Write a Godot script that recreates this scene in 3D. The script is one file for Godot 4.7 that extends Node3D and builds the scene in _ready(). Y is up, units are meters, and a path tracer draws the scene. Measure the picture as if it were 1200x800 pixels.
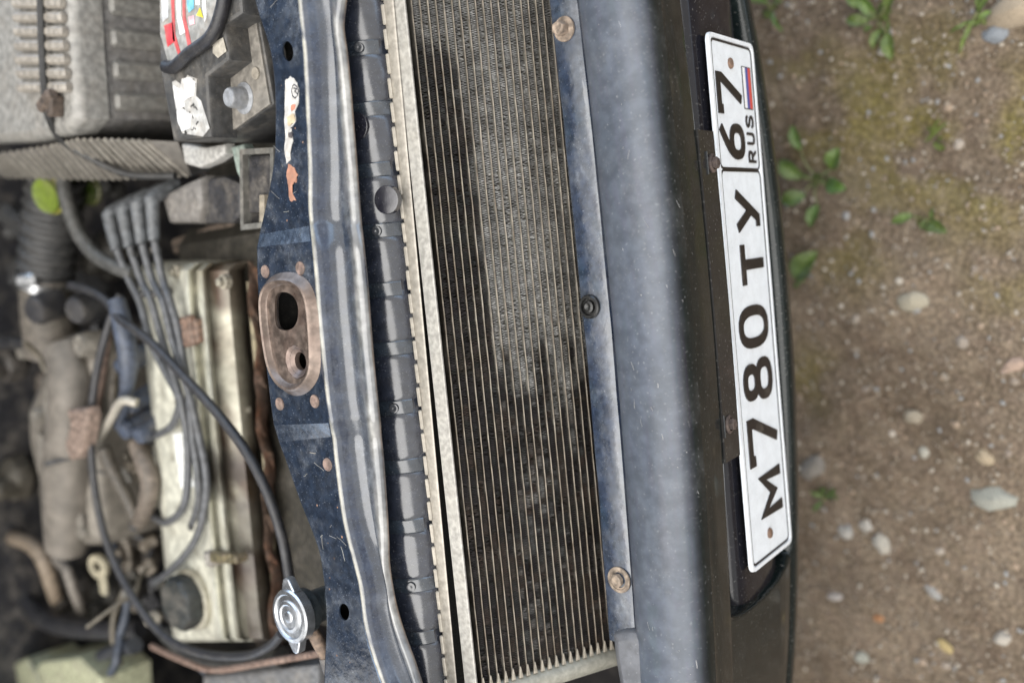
extends Node3D

# ---------------------------------------------------------------- mesh building
class MB:
	var v := PackedVector3Array()
	var c := PackedColorArray()
	var f := PackedInt32Array()
	var tint := Color.WHITE

	func p(q: Vector3) -> int:
		v.append(q)
		c.append(tint)
		return v.size() - 1

	func tri(a: int, b: int, d: int) -> void:
		f.append(a)
		f.append(b)
		f.append(d)

	func quad(a: int, b: int, d: int, e: int) -> void:
		tri(a, b, d)
		tri(a, d, e)

	func fn(i: int) -> Vector3:      # front faces run clockwise
		var a := v[f[i]]
		return (v[f[i + 2]] - a).cross(v[f[i + 1]] - a)

	func orient(start: int, from: Variant = null) -> void:
		var r := Vector3.ZERO
		var n := 0
		if from == null:
			for i in range(start, f.size()):
				r += v[f[i]]
				n += 1
			r /= maxf(1, n)
		else:
			r = from
		var s := 0.0
		for i in range(start, f.size(), 3):
			s += fn(i).dot((v[f[i]] + v[f[i + 1]] + v[f[i + 2]]) / 3.0 - r)
		if s < 0.0:
			for i in range(start, f.size(), 3):
				var t := f[i + 1]
				f[i + 1] = f[i + 2]
				f[i + 2] = t

	# rows: Array of PackedVector3Array of one length; cols: the same of PackedColorArray, or []
	func grid(rows: Array, closed := false, cols: Array = [], from: Variant = null, cap := false) -> MB:
		var start := f.size()
		var ids := []
		for r in rows.size():
			var line := PackedInt32Array()
			for k in rows[r].size():
				if cols.size():
					tint = cols[r][k]
				line.append(p(rows[r][k]))
			ids.append(line)
		var m: int = rows[0].size()
		for r in rows.size() - 1:
			for k in (m if closed else m - 1):
				var k2 := (k + 1) % m
				quad(ids[r][k], ids[r][k2], ids[r + 1][k2], ids[r + 1][k])
		if cap:
			for e in [0, rows.size() - 1]:
				var mid := Vector3.ZERO
				for q in rows[e]:
					mid += q
				var ci := p(mid / m)
				var ring := PackedInt32Array()
				for q in rows[e]:
					ring.append(p(q))
				for k in m:
					if e == 0:
						tri(ci, ring[(k + 1) % m], ring[k])
					else:
						tri(ci, ring[k], ring[(k + 1) % m])
		orient(start, from)
		return self

	func box(at: Vector3, size: Vector3, b := 0.0, basis := Basis.IDENTITY) -> MB:
		var start := f.size()
		var h := size / 2.0
		b = minf(b, minf(h.x, minf(h.y, h.z)) * 0.9)
		var id := {}
		for sx in [-1, 1]:
			for sy in [-1, 1]:
				for sz in [-1, 1]:
					for ax in 3:
						var q: Vector3 = Vector3(sx * (h.x - b), sy * (h.y - b), sz * (h.z - b))
						q[ax] = [sx, sy, sz][ax] * h[ax]
						id[[sx, sy, sz, ax]] = p(at + basis * q)
		var sg := [-1, 1]
		for ax in 3:
			var u := (ax + 1) % 3
			var w := (ax + 2) % 3
			for s in sg:
				var k := []
				for e in [[-1, -1], [1, -1], [1, 1], [-1, 1]]:
					var q := [0, 0, 0, ax]
					q[ax] = s
					q[u] = e[0]
					q[w] = e[1]
					k.append(id[q])
				if s > 0:
					quad(k[3], k[2], k[1], k[0])
				else:
					quad(k[0], k[1], k[2], k[3])
			if b > 0.0:
				for s in sg:
					for t in sg:
						var q1 := [0, 0, 0, u]
						q1[u] = s
						q1[w] = t
						q1[ax] = -1
						var q2 := q1.duplicate()
						q2[ax] = 1
						var q3 := q2.duplicate()
						q3[3] = w
						var q4 := q1.duplicate()
						q4[3] = w
						if s * t > 0:
							quad(id[q1], id[q2], id[q3], id[q4])
						else:
							quad(id[q4], id[q3], id[q2], id[q1])
		if b > 0.0:
			for sx in sg:
				for sy in sg:
					for sz in sg:
						var a: int = id[[sx, sy, sz, 0]]
						var d: int = id[[sx, sy, sz, 1]]
						var e: int = id[[sx, sy, sz, 2]]
						if sx * sy * sz > 0:
							tri(a, e, d)
						else:
							tri(a, d, e)
		orient(start)
		return self

	func tube(path: PackedVector3Array, r: Variant, sides := 10, smooth := 4) -> MB:
		var pts := PackedVector3Array()
		var rad := PackedFloat32Array()
		var n := path.size()
		for i in n - 1:
			for s in smooth:
				var t := float(s) / smooth
				var a := path[maxi(i - 1, 0)]
				var d := path[mini(i + 2, n - 1)]
				pts.append(path[i].cubic_interpolate(path[i + 1], a, d, t))
				rad.append(lerpf(r[i], r[i + 1], t) if r is Array else r)
		pts.append(path[n - 1])
		rad.append(r[n - 1] if r is Array else r)
		var rows := []
		var nrm := Vector3.UP
		for i in pts.size():
			var dir := (pts[mini(i + 1, pts.size() - 1)] - pts[maxi(i - 1, 0)]).normalized()
			if i == 0 and absf(dir.dot(nrm)) > 0.9:
				nrm = Vector3.RIGHT
			nrm = (nrm - dir * nrm.dot(dir)).normalized()
			var bi := dir.cross(nrm)
			var row := PackedVector3Array()
			for k in sides:
				var a := TAU * k / sides
				row.append(pts[i] + (nrm * cos(a) + bi * sin(a)) * rad[i])
			rows.append(row)
		var start := f.size()
		grid(rows, true, [], Vector3.ZERO, true)
		# outward for a bent tube: test one ring
		var mid := rows.size() / 2 - 1
		var s2 := 0.0
		for i in range(start + mid * sides * 6, start + (mid + 1) * sides * 6, 3):
			s2 += fn(i).dot((v[f[i]] + v[f[i + 1]] + v[f[i + 2]]) / 3.0 - (pts[mid] + pts[mid + 1]) / 2.0)
		if s2 < 0.0:
			for i in range(start, f.size(), 3):
				var t := f[i + 1]
				f[i + 1] = f[i + 2]
				f[i + 2] = t
		return self

	# profile: (radius, height) along axis
	func lathe(profile: PackedVector2Array, at: Vector3, axis: Vector3, segs := 24, wave := 0.0, lobes := 6) -> MB:
		var start := f.size()
		axis = axis.normalized()
		var u := axis.cross(Vector3(0.31, 0.2, 0.93)).normalized()
		var w := axis.cross(u)
		var rows := []
		for q in profile:
			var row := PackedVector3Array()
			for k in segs:
				var a := TAU * k / segs
				var rr := q.x * (1.0 + wave * cos(a * lobes))
				row.append(at + axis * q.y + (u * cos(a) + w * sin(a)) * rr)
			rows.append(row)
		grid(rows, true)
		orient(start)
		return self

	static func inset(poly: PackedVector2Array, d: float) -> PackedVector2Array:
		var out := PackedVector2Array()
		var n := poly.size()
		var area := 0.0
		for i in n:
			area += poly[i].cross(poly[(i + 1) % n])
		var s := 1.0 if area > 0.0 else -1.0
		for i in n:
			var e1 := (poly[i] - poly[(i + n - 1) % n]).normalized()
			var e2 := (poly[(i + 1) % n] - poly[i]).normalized()
			var n1 := Vector2(-e1.y, e1.x) * s
			var n2 := Vector2(-e2.y, e2.x) * s
			var m := (n1 + n2).normalized()
			out.append(poly[i] + m * minf(d / maxf(m.dot(n1), 0.35), 3.0 * d))
		return out

	# poly in (u, w) of basis.x, basis.z with basis.y the extrusion direction; top at +h
	func prism(poly: PackedVector2Array, at: Vector3, h: float, b := 0.0, basis := Basis.IDENTITY) -> MB:
		var start := f.size()
		var n := poly.size()
		var rings := [[poly, 0.0]]
		if b > 0.0:
			rings.append([poly, h - b])
			rings.append([inset(poly, b * 0.3), h - b * 0.3])
			rings.append([inset(poly, b), h])
		else:
			rings.append([poly, h])
		var rows := []
		for r in rings:
			var row := PackedVector3Array()
			for q in r[0]:
				row.append(at + basis * Vector3(q.x, r[1], q.y))
			rows.append(row)
		grid(rows, true)
		for e in [0, rows.size() - 1]:
			var idx := Geometry2D.triangulate_polygon(rings[e][0])
			var base := v.size()
			for q in rows[e]:
				p(q)
			var up: Vector3 = basis.y * (h if e > 0 else -h)
			for i in range(0, idx.size(), 3):
				var a := base + idx[i]
				var d := base + idx[i + 1]
				var g := base + idx[i + 2]
				if (v[g] - v[a]).cross(v[d] - v[a]).dot(up) > 0.0:
					tri(a, d, g)
				else:
					tri(a, g, d)
		# sides outward
		var side := (rows.size() - 1) * n * 6
		var s := 0.0
		var cw := 0.0
		for i in n:
			cw += poly[i].cross(poly[(i + 1) % n])
		var i0 := start
		var mid: Vector3 = (v[f[i0]] + v[f[i0 + 1]] + v[f[i0 + 2]]) / 3.0
		var e0: Vector3 = rows[0][1] - rows[0][0]
		var outward: Vector3 = basis * Vector3((poly[1] - poly[0]).y, 0, -(poly[1] - poly[0]).x) * signf(cw)
		s = fn(i0).dot(outward)
		if s < 0.0:
			for i in range(start, start + side, 3):
				var t := f[i + 1]
				f[i + 1] = f[i + 2]
				f[i + 2] = t
		return self

	# a line of given width in the plane basis.x / basis.z at at, standing h out along basis.y
	func stroke(line: PackedVector2Array, width: float, at: Vector3, basis: Basis, h: float, closed := false) -> MB:
		var n := line.size()
		var l := []
		for side in [1.0, -1.0]:
			for lift in [0.0, h]:
				var row := PackedVector3Array()
				for i in n:
					var a := line[(i + n - 1) % n] if closed or i > 0 else line[i]
					var d := line[(i + 1) % n] if closed or i < n - 1 else line[i]
					var e1 := (line[i] - a).normalized() if line[i] != a else (d - line[i]).normalized()
					var e2 := (d - line[i]).normalized() if line[i] != d else e1
					var n1 := Vector2(-e1.y, e1.x)
					var m := (n1 + Vector2(-e2.y, e2.x)).normalized()
					var q: Vector2 = line[i] + m * (side * width / 2.0 / maxf(m.dot(n1), 0.5)) * (1.0 if lift == 0.0 else 0.93)
					row.append(at + basis * Vector3(q.x, lift, q.y))
				l.append(row)
		# around the cross-section: low left, high left, high right, low right
		var rows := [l[0], l[1], l[3], l[2]]
		var across := []
		for i in n:
			across.append(PackedVector3Array([rows[0][i], rows[1][i], rows[2][i], rows[3][i]]))
		if closed:
			across.append(across[0])
		var start := f.size()
		grid(across, true, [], null, not closed)
		var mid: Vector3 = (across[0][0] + across[0][3] + across[1][0] + across[1][3]) / 4.0
		var s := 0.0
		for i in range(start, start + 24, 3):
			s += fn(i).dot((v[f[i]] + v[f[i + 1]] + v[f[i + 2]]) / 3.0 - mid)
		if s < 0.0:
			for i in range(start, f.size(), 3):
				var t := f[i + 1]
				f[i + 1] = f[i + 2]
				f[i + 2] = t
		return self

	# a flat sheet with holes: polys in (x, z); lift(q) gives the height; holes get walls of given depth
	func sheet(outer: PackedVector2Array, holes: Array, lift: Callable, wall: float) -> MB:
		var pieces := [outer]
		for hole in holes:
			var zc := 0.0
			for q in hole:
				zc += q.y
			zc /= hole.size()
			var next := []
			for piece in pieces:
				for s in [-1.0, 1.0]:
					var half := PackedVector2Array([Vector2(-9, zc), Vector2(9, zc), Vector2(9, zc + 9 * s), Vector2(-9, zc + 9 * s)])
					for a in Geometry2D.intersect_polygons(piece, half):
						for b in Geometry2D.clip_polygons(a, hole):
							next.append(b)
			pieces = next
		for piece in pieces:
			var idx := Geometry2D.triangulate_polygon(piece)
			var base := v.size()
			for q in piece:
				p(Vector3(q.x, lift.call(q), q.y))
			for i in range(0, idx.size(), 3):
				var a := base + idx[i]
				var d := base + idx[i + 1]
				var g := base + idx[i + 2]
				if (v[g] - v[a]).cross(v[d] - v[a]).y > 0.0:
					tri(a, d, g)
				else:
					tri(a, g, d)
		for hole in holes:
			var top := PackedVector3Array()
			var low := PackedVector3Array()
			var mid := Vector3.ZERO
			for q in hole:
				var y: float = lift.call(q)
				top.append(Vector3(q.x, y, q.y))
				low.append(Vector3(q.x, y - wall, q.y))
				mid += top[-1] / hole.size()
			var start := f.size()
			grid([top, low], true)
			for i in range(start, f.size(), 3):      # towards the hole's middle
				if fn(i).dot(mid - v[f[i]]) < 0.0:
					var t := f[i + 1]
					f[i + 1] = f[i + 2]
					f[i + 2] = t
		return self

	func mesh(crease := 40.0) -> ArrayMesh:
		var nf := f.size() / 3
		var norm := PackedVector3Array()
		norm.resize(nf)
		var unit := PackedVector3Array()
		unit.resize(nf)
		for i in nf:
			norm[i] = fn(i * 3)
			unit[i] = norm[i].normalized()
		var limit := cos(deg_to_rad(crease))
		var ov := PackedVector3Array()
		var on := PackedVector3Array()
		var oc := PackedColorArray()
		ov.resize(nf * 3)
		on.resize(nf * 3)
		oc.resize(nf * 3)
		var around := []
		if crease > 0.0:
			around.resize(v.size())
			for i in f.size():
				if around[f[i]] == null:
					around[f[i]] = PackedInt32Array()
				around[f[i]].append(i / 3)
		for i in f.size():
			var k := i / 3
			ov[i] = v[f[i]]
			oc[i] = c[f[i]]
			if crease > 0.0:
				var s := Vector3.ZERO
				for j in around[f[i]]:
					if unit[j].dot(unit[k]) >= limit:
						s += norm[j]
				on[i] = s.normalized() if s.length_squared() > 0.0 else unit[k]
			else:
				on[i] = unit[k]
		var arr := []
		arr.resize(Mesh.ARRAY_MAX)
		arr[Mesh.ARRAY_VERTEX] = ov
		arr[Mesh.ARRAY_NORMAL] = on
		arr[Mesh.ARRAY_COLOR] = oc
		var am := ArrayMesh.new()
		am.add_surface_from_arrays(Mesh.PRIMITIVE_TRIANGLES, arr)
		return am


# ---------------------------------------------------------------- materials
var tex_cache := {}
var rng := RandomNumberGenerator.new()
var nz := FastNoiseLite.new()


func lin(r: float, g: float, b: float) -> Color:
	return Color(r, g, b).linear_to_srgb()


func noise_tex(freq: float, lo: float, hi: float, seed_ := 1, size := 512, a := Color.BLACK, b := Color.WHITE, kind := FastNoiseLite.TYPE_SIMPLEX_SMOOTH, bump := 0.0) -> NoiseTexture2D:
	var key := [freq, lo, hi, seed_, size, a, b, kind, bump]
	if tex_cache.has(key):
		return tex_cache[key]
	var n := FastNoiseLite.new()
	n.noise_type = kind
	n.frequency = freq
	n.seed = seed_
	n.fractal_type = FastNoiseLite.FRACTAL_FBM
	n.fractal_octaves = 5
	n.fractal_gain = 0.55
	var t := NoiseTexture2D.new()
	t.width = size
	t.height = size
	t.seamless = true
	t.noise = n
	if bump > 0.0:
		t.as_normal_map = true
		t.bump_strength = bump
	else:
		var g := Gradient.new()
		g.offsets = PackedFloat32Array([lo, hi])
		g.colors = PackedColorArray([a, b])
		t.color_ramp = g
	tex_cache[key] = t
	return t


var grime_cache := {}


# how thickly dirt lies: clouds of it, grainy inside, with single specks and a few scratches
func grime(seed_: int, cloud: float, lo: float, hi: float, most: float, size := 1024) -> ImageTexture:
	var key := [seed_, cloud, lo, hi, most]
	if grime_cache.has(key):
		return grime_cache[key]
	var got := []
	for k in 3:
		var n := FastNoiseLite.new()
		n.seed = seed_ * 7 + k
		n.noise_type = FastNoiseLite.TYPE_SIMPLEX_SMOOTH
		n.frequency = [cloud, 0.22, 0.16][k]
		n.fractal_type = FastNoiseLite.FRACTAL_FBM
		n.fractal_octaves = [6, 3, 1][k]
		n.fractal_gain = 0.6
		var im := n.get_seamless_image(size, size, false, false, 0.1, true)
		im.convert(Image.FORMAT_L8)
		got.append(im.get_data())
	var c: PackedByteArray = got[0]
	var fine: PackedByteArray = got[1]
	var spot: PackedByteArray = got[2]
	var table := PackedFloat32Array()
	for i in 256:
		table.append(smoothstep(lo, hi, i / 255.0) * most)
	for i in c.size():
		var d: float = table[c[i]] * (0.25 + 0.0045 * fine[i])
		if spot[i] > 226:
			d += 0.35
		c[i] = int(clampf(d, 0.0, 1.0) * 255.0)
	var t := ImageTexture.create_from_image(Image.create_from_data(size, size, false, Image.FORMAT_L8, c))
	grime_cache[key] = t
	return t


# base colour comes from the vertices; the texture varies it, dust lies over it
func mat(rough: float, o := {}) -> StandardMaterial3D:
	var m := StandardMaterial3D.new()
	m.cull_mode = BaseMaterial3D.CULL_DISABLED
	m.vertex_color_use_as_albedo = true
	m.uv1_triplanar = true
	m.uv1_world_triplanar = true
	var sc: float = o.get("scale", 2.5)
	m.uv1_scale = Vector3(sc, sc, sc)
	m.roughness = rough
	m.metallic = o.get("metal", 0.0)
	m.metallic_specular = o.get("spec", 0.5)
	var vary: float = o.get("vary", 0.3)
	m.albedo_texture = noise_tex(o.get("freq", 0.03), 0.25, 0.75, 1, 1024, Color(1, 1, 1).darkened(vary), Color.WHITE)
	if o.has("dust"):
		m.detail_enabled = true
		m.detail_albedo = noise_tex(0.09, 0.3, 0.7, 7, 512, o.dust.darkened(0.3), o.dust)
		m.detail_mask = grime(o.get("dseed", 11), o.get("dfreq", 0.008), o.get("dlo", 0.45), o.get("dhi", 0.95), o.get("dmax", 0.6))
	if o.has("rvary"):
		m.roughness = 1.0
		m.roughness_texture = noise_tex(o.get("rfreq", 0.015), 0.3, 0.7, 21, 512, Color(rough, rough, rough), Color(o.rvary, o.rvary, o.rvary))
	if o.has("bump"):
		m.normal_enabled = true
		m.normal_texture = noise_tex(o.get("bfreq", 0.05), 0, 1, 31, 512, Color.BLACK, Color.WHITE, FastNoiseLite.TYPE_SIMPLEX_SMOOTH, 4.0)
		m.normal_scale = o.bump
	return m


func smooth_ring(poly: PackedVector2Array) -> PackedVector2Array:      # corners cut twice
	for pass_ in 2:
		var out := PackedVector2Array()
		for i in poly.size():
			var d := poly[(i + 1) % poly.size()]
			out.append(poly[i].lerp(d, 0.25))
			out.append(poly[i].lerp(d, 0.75))
		poly = out
	return poly


# ---------------------------------------------------------------- things and parts
func thing(called: String, label: String, category: String, at: Vector3, group := "") -> Node3D:
	var o := Node3D.new()
	o.name = numbered(called)
	add_child(o, true)
	o.position = at
	tag(o, label, category, group)
	return o


func tag(o: Node, label: String, category: String, group := "", kind := "") -> Node:
	if label:
		o.set_meta("label", label)
	if category:
		o.set_meta("category", category)
	if group:
		o.set_meta("group", group)
	if kind:
		o.set_meta("kind", kind)
	return o


var counts := {}


func numbered(called: String, parent: Node = null) -> String:
	var key := [called, parent]
	var n: int = counts.get(key, 0)
	counts[key] = n + 1
	return called if n == 0 else "%s_%03d" % [called, n]


# meshes are made in world places; a part of a thing is set back by where the thing stands
func part(parent: Node, called: String, mesh: Mesh, m: Material, label := "") -> MeshInstance3D:
	var o := MeshInstance3D.new()
	o.name = numbered(called, parent)
	o.mesh = mesh
	o.material_override = m
	if parent == null:
		add_child(o, true)
	else:
		parent.add_child(o, true)
		if not parent is MeshInstance3D:
			o.position = -parent.position
	if label:
		o.set_meta("label", label)
	return o


func ring(cx: float, cz: float, rx: float, rz: float, n := 20) -> PackedVector2Array:
	var out := PackedVector2Array()
	for i in n:
		out.append(Vector2(cx + rx * cos(TAU * i / n), cz + rz * sin(TAU * i / n)))
	return out


func nn(x: float, y: float, z := 0.0) -> float:      # noise 0..1
	return clampf(nz.get_noise_3d(x, y, z) * 0.9 + 0.5, 0.0, 1.0)


func along(table: PackedVector2Array, t: float) -> float:      # straight lines through (t, value)
	if t <= table[0].x:
		return table[0].y
	for i in table.size() - 1:
		if t <= table[i + 1].x:
			return lerpf(table[i].y, table[i + 1].y, (t - table[i].x) / (table[i + 1].x - table[i].x))
	return table[-1].y

var M := {}


func make_materials() -> void:
	var dust := lin(0.30, 0.29, 0.27)
	M.paint = mat(0.24, {"vary": 0.3, "spec": 0.7, "rvary": 0.42, "dust": dust, "dlo": 0.5, "dhi": 1.1, "dmax": 0.5, "bump": 0.06})
	M.dirty_paint = mat(0.15, {"vary": 0.25, "spec": 0.9, "rvary": 0.28, "dust": lin(0.24, 0.26, 0.29), "dlo": 0.4, "dhi": 1.1, "dmax": 0.42, "bump": 0.07, "dseed": 3})
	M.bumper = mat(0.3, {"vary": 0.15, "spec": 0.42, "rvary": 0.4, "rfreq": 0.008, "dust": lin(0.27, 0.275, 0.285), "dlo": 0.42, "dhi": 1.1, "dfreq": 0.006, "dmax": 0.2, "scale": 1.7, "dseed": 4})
	M.bumper_gloss = mat(0.1, {"vary": 0.12, "spec": 0.4, "rvary": 0.17, "rfreq": 0.008, "dust": dust, "dlo": 0.55, "dhi": 1.2, "dfreq": 0.006, "dmax": 0.12, "scale": 1.7, "dseed": 4})
	M.black = mat(0.3, {"vary": 0.3, "spec": 0.5, "dust": dust, "dlo": 0.5, "dhi": 1.1, "dmax": 0.15})
	M.tank = mat(0.16, {"vary": 0.25, "spec": 0.7, "rvary": 0.26, "dust": lin(0.26, 0.26, 0.25), "dlo": 0.5, "dhi": 1.1, "dmax": 0.22, "bump": 0.06, "dseed": 5})
	M.rubber = mat(0.5, {"vary": 0.3, "dust": lin(0.22, 0.2, 0.17), "dlo": 0.4, "dhi": 1.1, "dmax": 0.3})
	M.plastic = mat(0.5, {"vary": 0.25, "dust": lin(0.28, 0.25, 0.21), "dlo": 0.35, "dhi": 1.0, "dmax": 0.45, "dseed": 6})
	M.alu = mat(0.5, {"vary": 0.2, "freq": 0.05, "metal": 0.3, "dust": lin(0.46, 0.43, 0.37), "dlo": 0.4, "dhi": 1.0, "dmax": 0.5, "dseed": 3})
	M.fin = mat(0.75, {"vary": 0.45, "freq": 0.12, "scale": 3.0})
	M.cast = mat(0.62, {"vary": 0.3, "dust": lin(0.10, 0.088, 0.072), "dlo": 0.4, "dhi": 1.0, "dmax": 0.6, "bump": 0.15, "dseed": 4})
	M.casting = mat(0.55, {"vary": 0.22, "freq": 0.012, "metal": 0.15, "rvary": 0.7, "bump": 0.05, "bfreq": 0.15})
	M.cover = mat(0.34, {"vary": 0.2, "freq": 0.015, "metal": 0.2, "rvary": 0.55, "dust": lin(0.10, 0.07, 0.035), "dlo": 0.45, "dhi": 1.0, "dmax": 0.6, "bump": 0.08, "dseed": 5})
	M.rust = mat(0.75, {"vary": 0.45, "freq": 0.04, "dust": lin(0.33, 0.25, 0.2), "dlo": 0.35, "dhi": 0.95, "dmax": 0.5, "bump": 0.14, "dseed": 6})
	M.pan = mat(0.26, {"vary": 0.3, "freq": 0.03, "metal": 0.6, "rvary": 0.42, "dust": lin(0.14, 0.085, 0.065), "dlo": 0.45, "dhi": 1.0, "dmax": 0.6, "bump": 0.12})
	M.chrome = mat(0.2, {"vary": 0.2, "freq": 0.03, "metal": 0.9, "rvary": 0.35})
	M.print = mat(0.5, {"vary": 0.2, "freq": 0.03, "dust": lin(0.3, 0.24, 0.18), "dlo": 0.4, "dhi": 1.0, "dmax": 0.45, "dseed": 6})
	M.plate = mat(0.3, {"vary": 0.04, "freq": 0.02, "dust": lin(0.45, 0.4, 0.32), "dlo": 0.6, "dhi": 1.1, "dmax": 0.2})
	M.ink = mat(0.4, {"vary": 0.3, "freq": 0.05, "dust": lin(0.3, 0.27, 0.22), "dlo": 0.6, "dhi": 1.1, "dmax": 0.4, "dseed": 4})
	M.dirt = mat(0.95, {"vary": 0.35, "freq": 0.06, "scale": 2.0, "bump": 0.45, "bfreq": 0.08, "spec": 0.2, "dust": lin(0.30, 0.245, 0.185), "dlo": 0.42, "dhi": 1.0, "dfreq": 0.02, "dmax": 0.55, "dseed": 6})
	M.stone = mat(0.85, {"vary": 0.3, "freq": 0.06, "scale": 6.0, "bump": 0.25})
	M.leaf = mat(0.5, {"vary": 0.25, "freq": 0.05, "scale": 5.0})
	M.leaf.backlight_enabled = true
	M.leaf.backlight = lin(0.18, 0.35, 0.05)


func _ready() -> void:
	rng.seed = 4
	nz.seed = 5
	nz.frequency = 1.0
	nz.fractal_octaves = 4
	# ---- camera, sky, exposure
	var cam := Camera3D.new()
	cam.name = "camera"
	add_child(cam)
	cam.transform = Transform3D(Basis(Vector3(0.744773, -0.659953, 0.098874), Vector3(0.020616, -0.125341, -0.991900), Vector3(0.667000, 0.740778, -0.079745)), Vector3(0.5, 1.36, 0))
	cam.fov = 36.87
	cam.near = 0.05
	cam.far = 400.0
	var lens := CameraAttributesPhysical.new()
	lens.frustum_focal_length = 36.0
	lens.frustum_focus_distance = 0.945
	lens.exposure_aperture = 2.1
	lens.frustum_near = 0.05
	lens.frustum_far = 400.0
	cam.attributes = lens
	var sky_mat := ProceduralSkyMaterial.new()
	sky_mat.sky_top_color = Color(0.70, 0.84, 1.0)
	sky_mat.sky_horizon_color = Color(0.84, 0.91, 1.0)
	sky_mat.sky_curve = 0.3
	sky_mat.ground_bottom_color = Color(0.30, 0.27, 0.23)
	sky_mat.ground_horizon_color = Color(0.45, 0.42, 0.38)
	sky_mat.sun_angle_max = 1.0
	var sky := Sky.new()
	sky.sky_material = sky_mat
	var env := Environment.new()
	env.background_mode = Environment.BG_SKY
	env.sky = sky
	env.background_energy_multiplier = 1.0
	env.tonemap_mode = Environment.TONE_MAPPER_LINEAR
	env.tonemap_exposure = 3.7
	env.sdfgi_enabled = true
	env.ssao_enabled = true
	env.ssil_enabled = true
	var we := WorldEnvironment.new()
	we.name = "world_environment"
	we.environment = env
	add_child(we)
	var sun := DirectionalLight3D.new()
	sun.name = "sun"
	sun.light_energy = 0.42
	sun.light_angular_distance = 75.0
	sun.light_color = Color(1.0, 0.99, 0.975)
	sun.shadow_enabled = true
	add_child(sun)
	sun.look_at_from_position(Vector3(0.9, 3.0, 0.9), Vector3.ZERO)

	make_materials()
	build_ground()
	build_car_body()
	build_bumper()
	build_plate()
	build_radiator()
	build_condenser()
	build_engine()
	build_battery()
	build_air_box()
	build_cables()
	build_weeds()


# ---------------------------------------------------------------- ground
func moss(x: float, z: float) -> float:
	var m := 0.0
	for b in [Vector4(-0.0578, -0.15, 0.1084, 0.9), Vector4(0.028, -0.092, 0.1325, 1.0), Vector4(0.1208, -0.0991, 0.0964, 0.9), Vector4(0.0863, -0.0198, 0.0843, 0.8), Vector4(-0.1192, -0.1371, 0.0723, 0.8), Vector4(-0.084, 0.0421, 0.0723, 0.6), Vector4(-0.1594, 0.2073, 0.0602, 0.7), Vector4(0.0667, -0.2029, 0.0723, 0.6), Vector4(0.1102, 0.0888, 0.0602, 0.6), Vector4(-0.0198, -0.1988, 0.0723, 0.7), Vector4(-0.1355, -0.2446, 0.0723, 0.6)]:
		m = maxf(m, clampf(1.15 - Vector2(x - b.x, z - b.y).length() / b.z, 0, 1) * b.w)
	return m * smoothstep(0.36, 0.58, nn(x * 9.0, 3.0, z * 9.0)) 


func ground_height(x: float, z: float) -> float:
	if absf(x) > 2.0 or absf(z) > 2.0:
		return 0.0
	return (nn(x * 4.0, 1.0, z * 4.0) - 0.5) * 0.02 + (nn(x * 22.0, 2.0, z * 22.0) - 0.5) * 0.008


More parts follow.
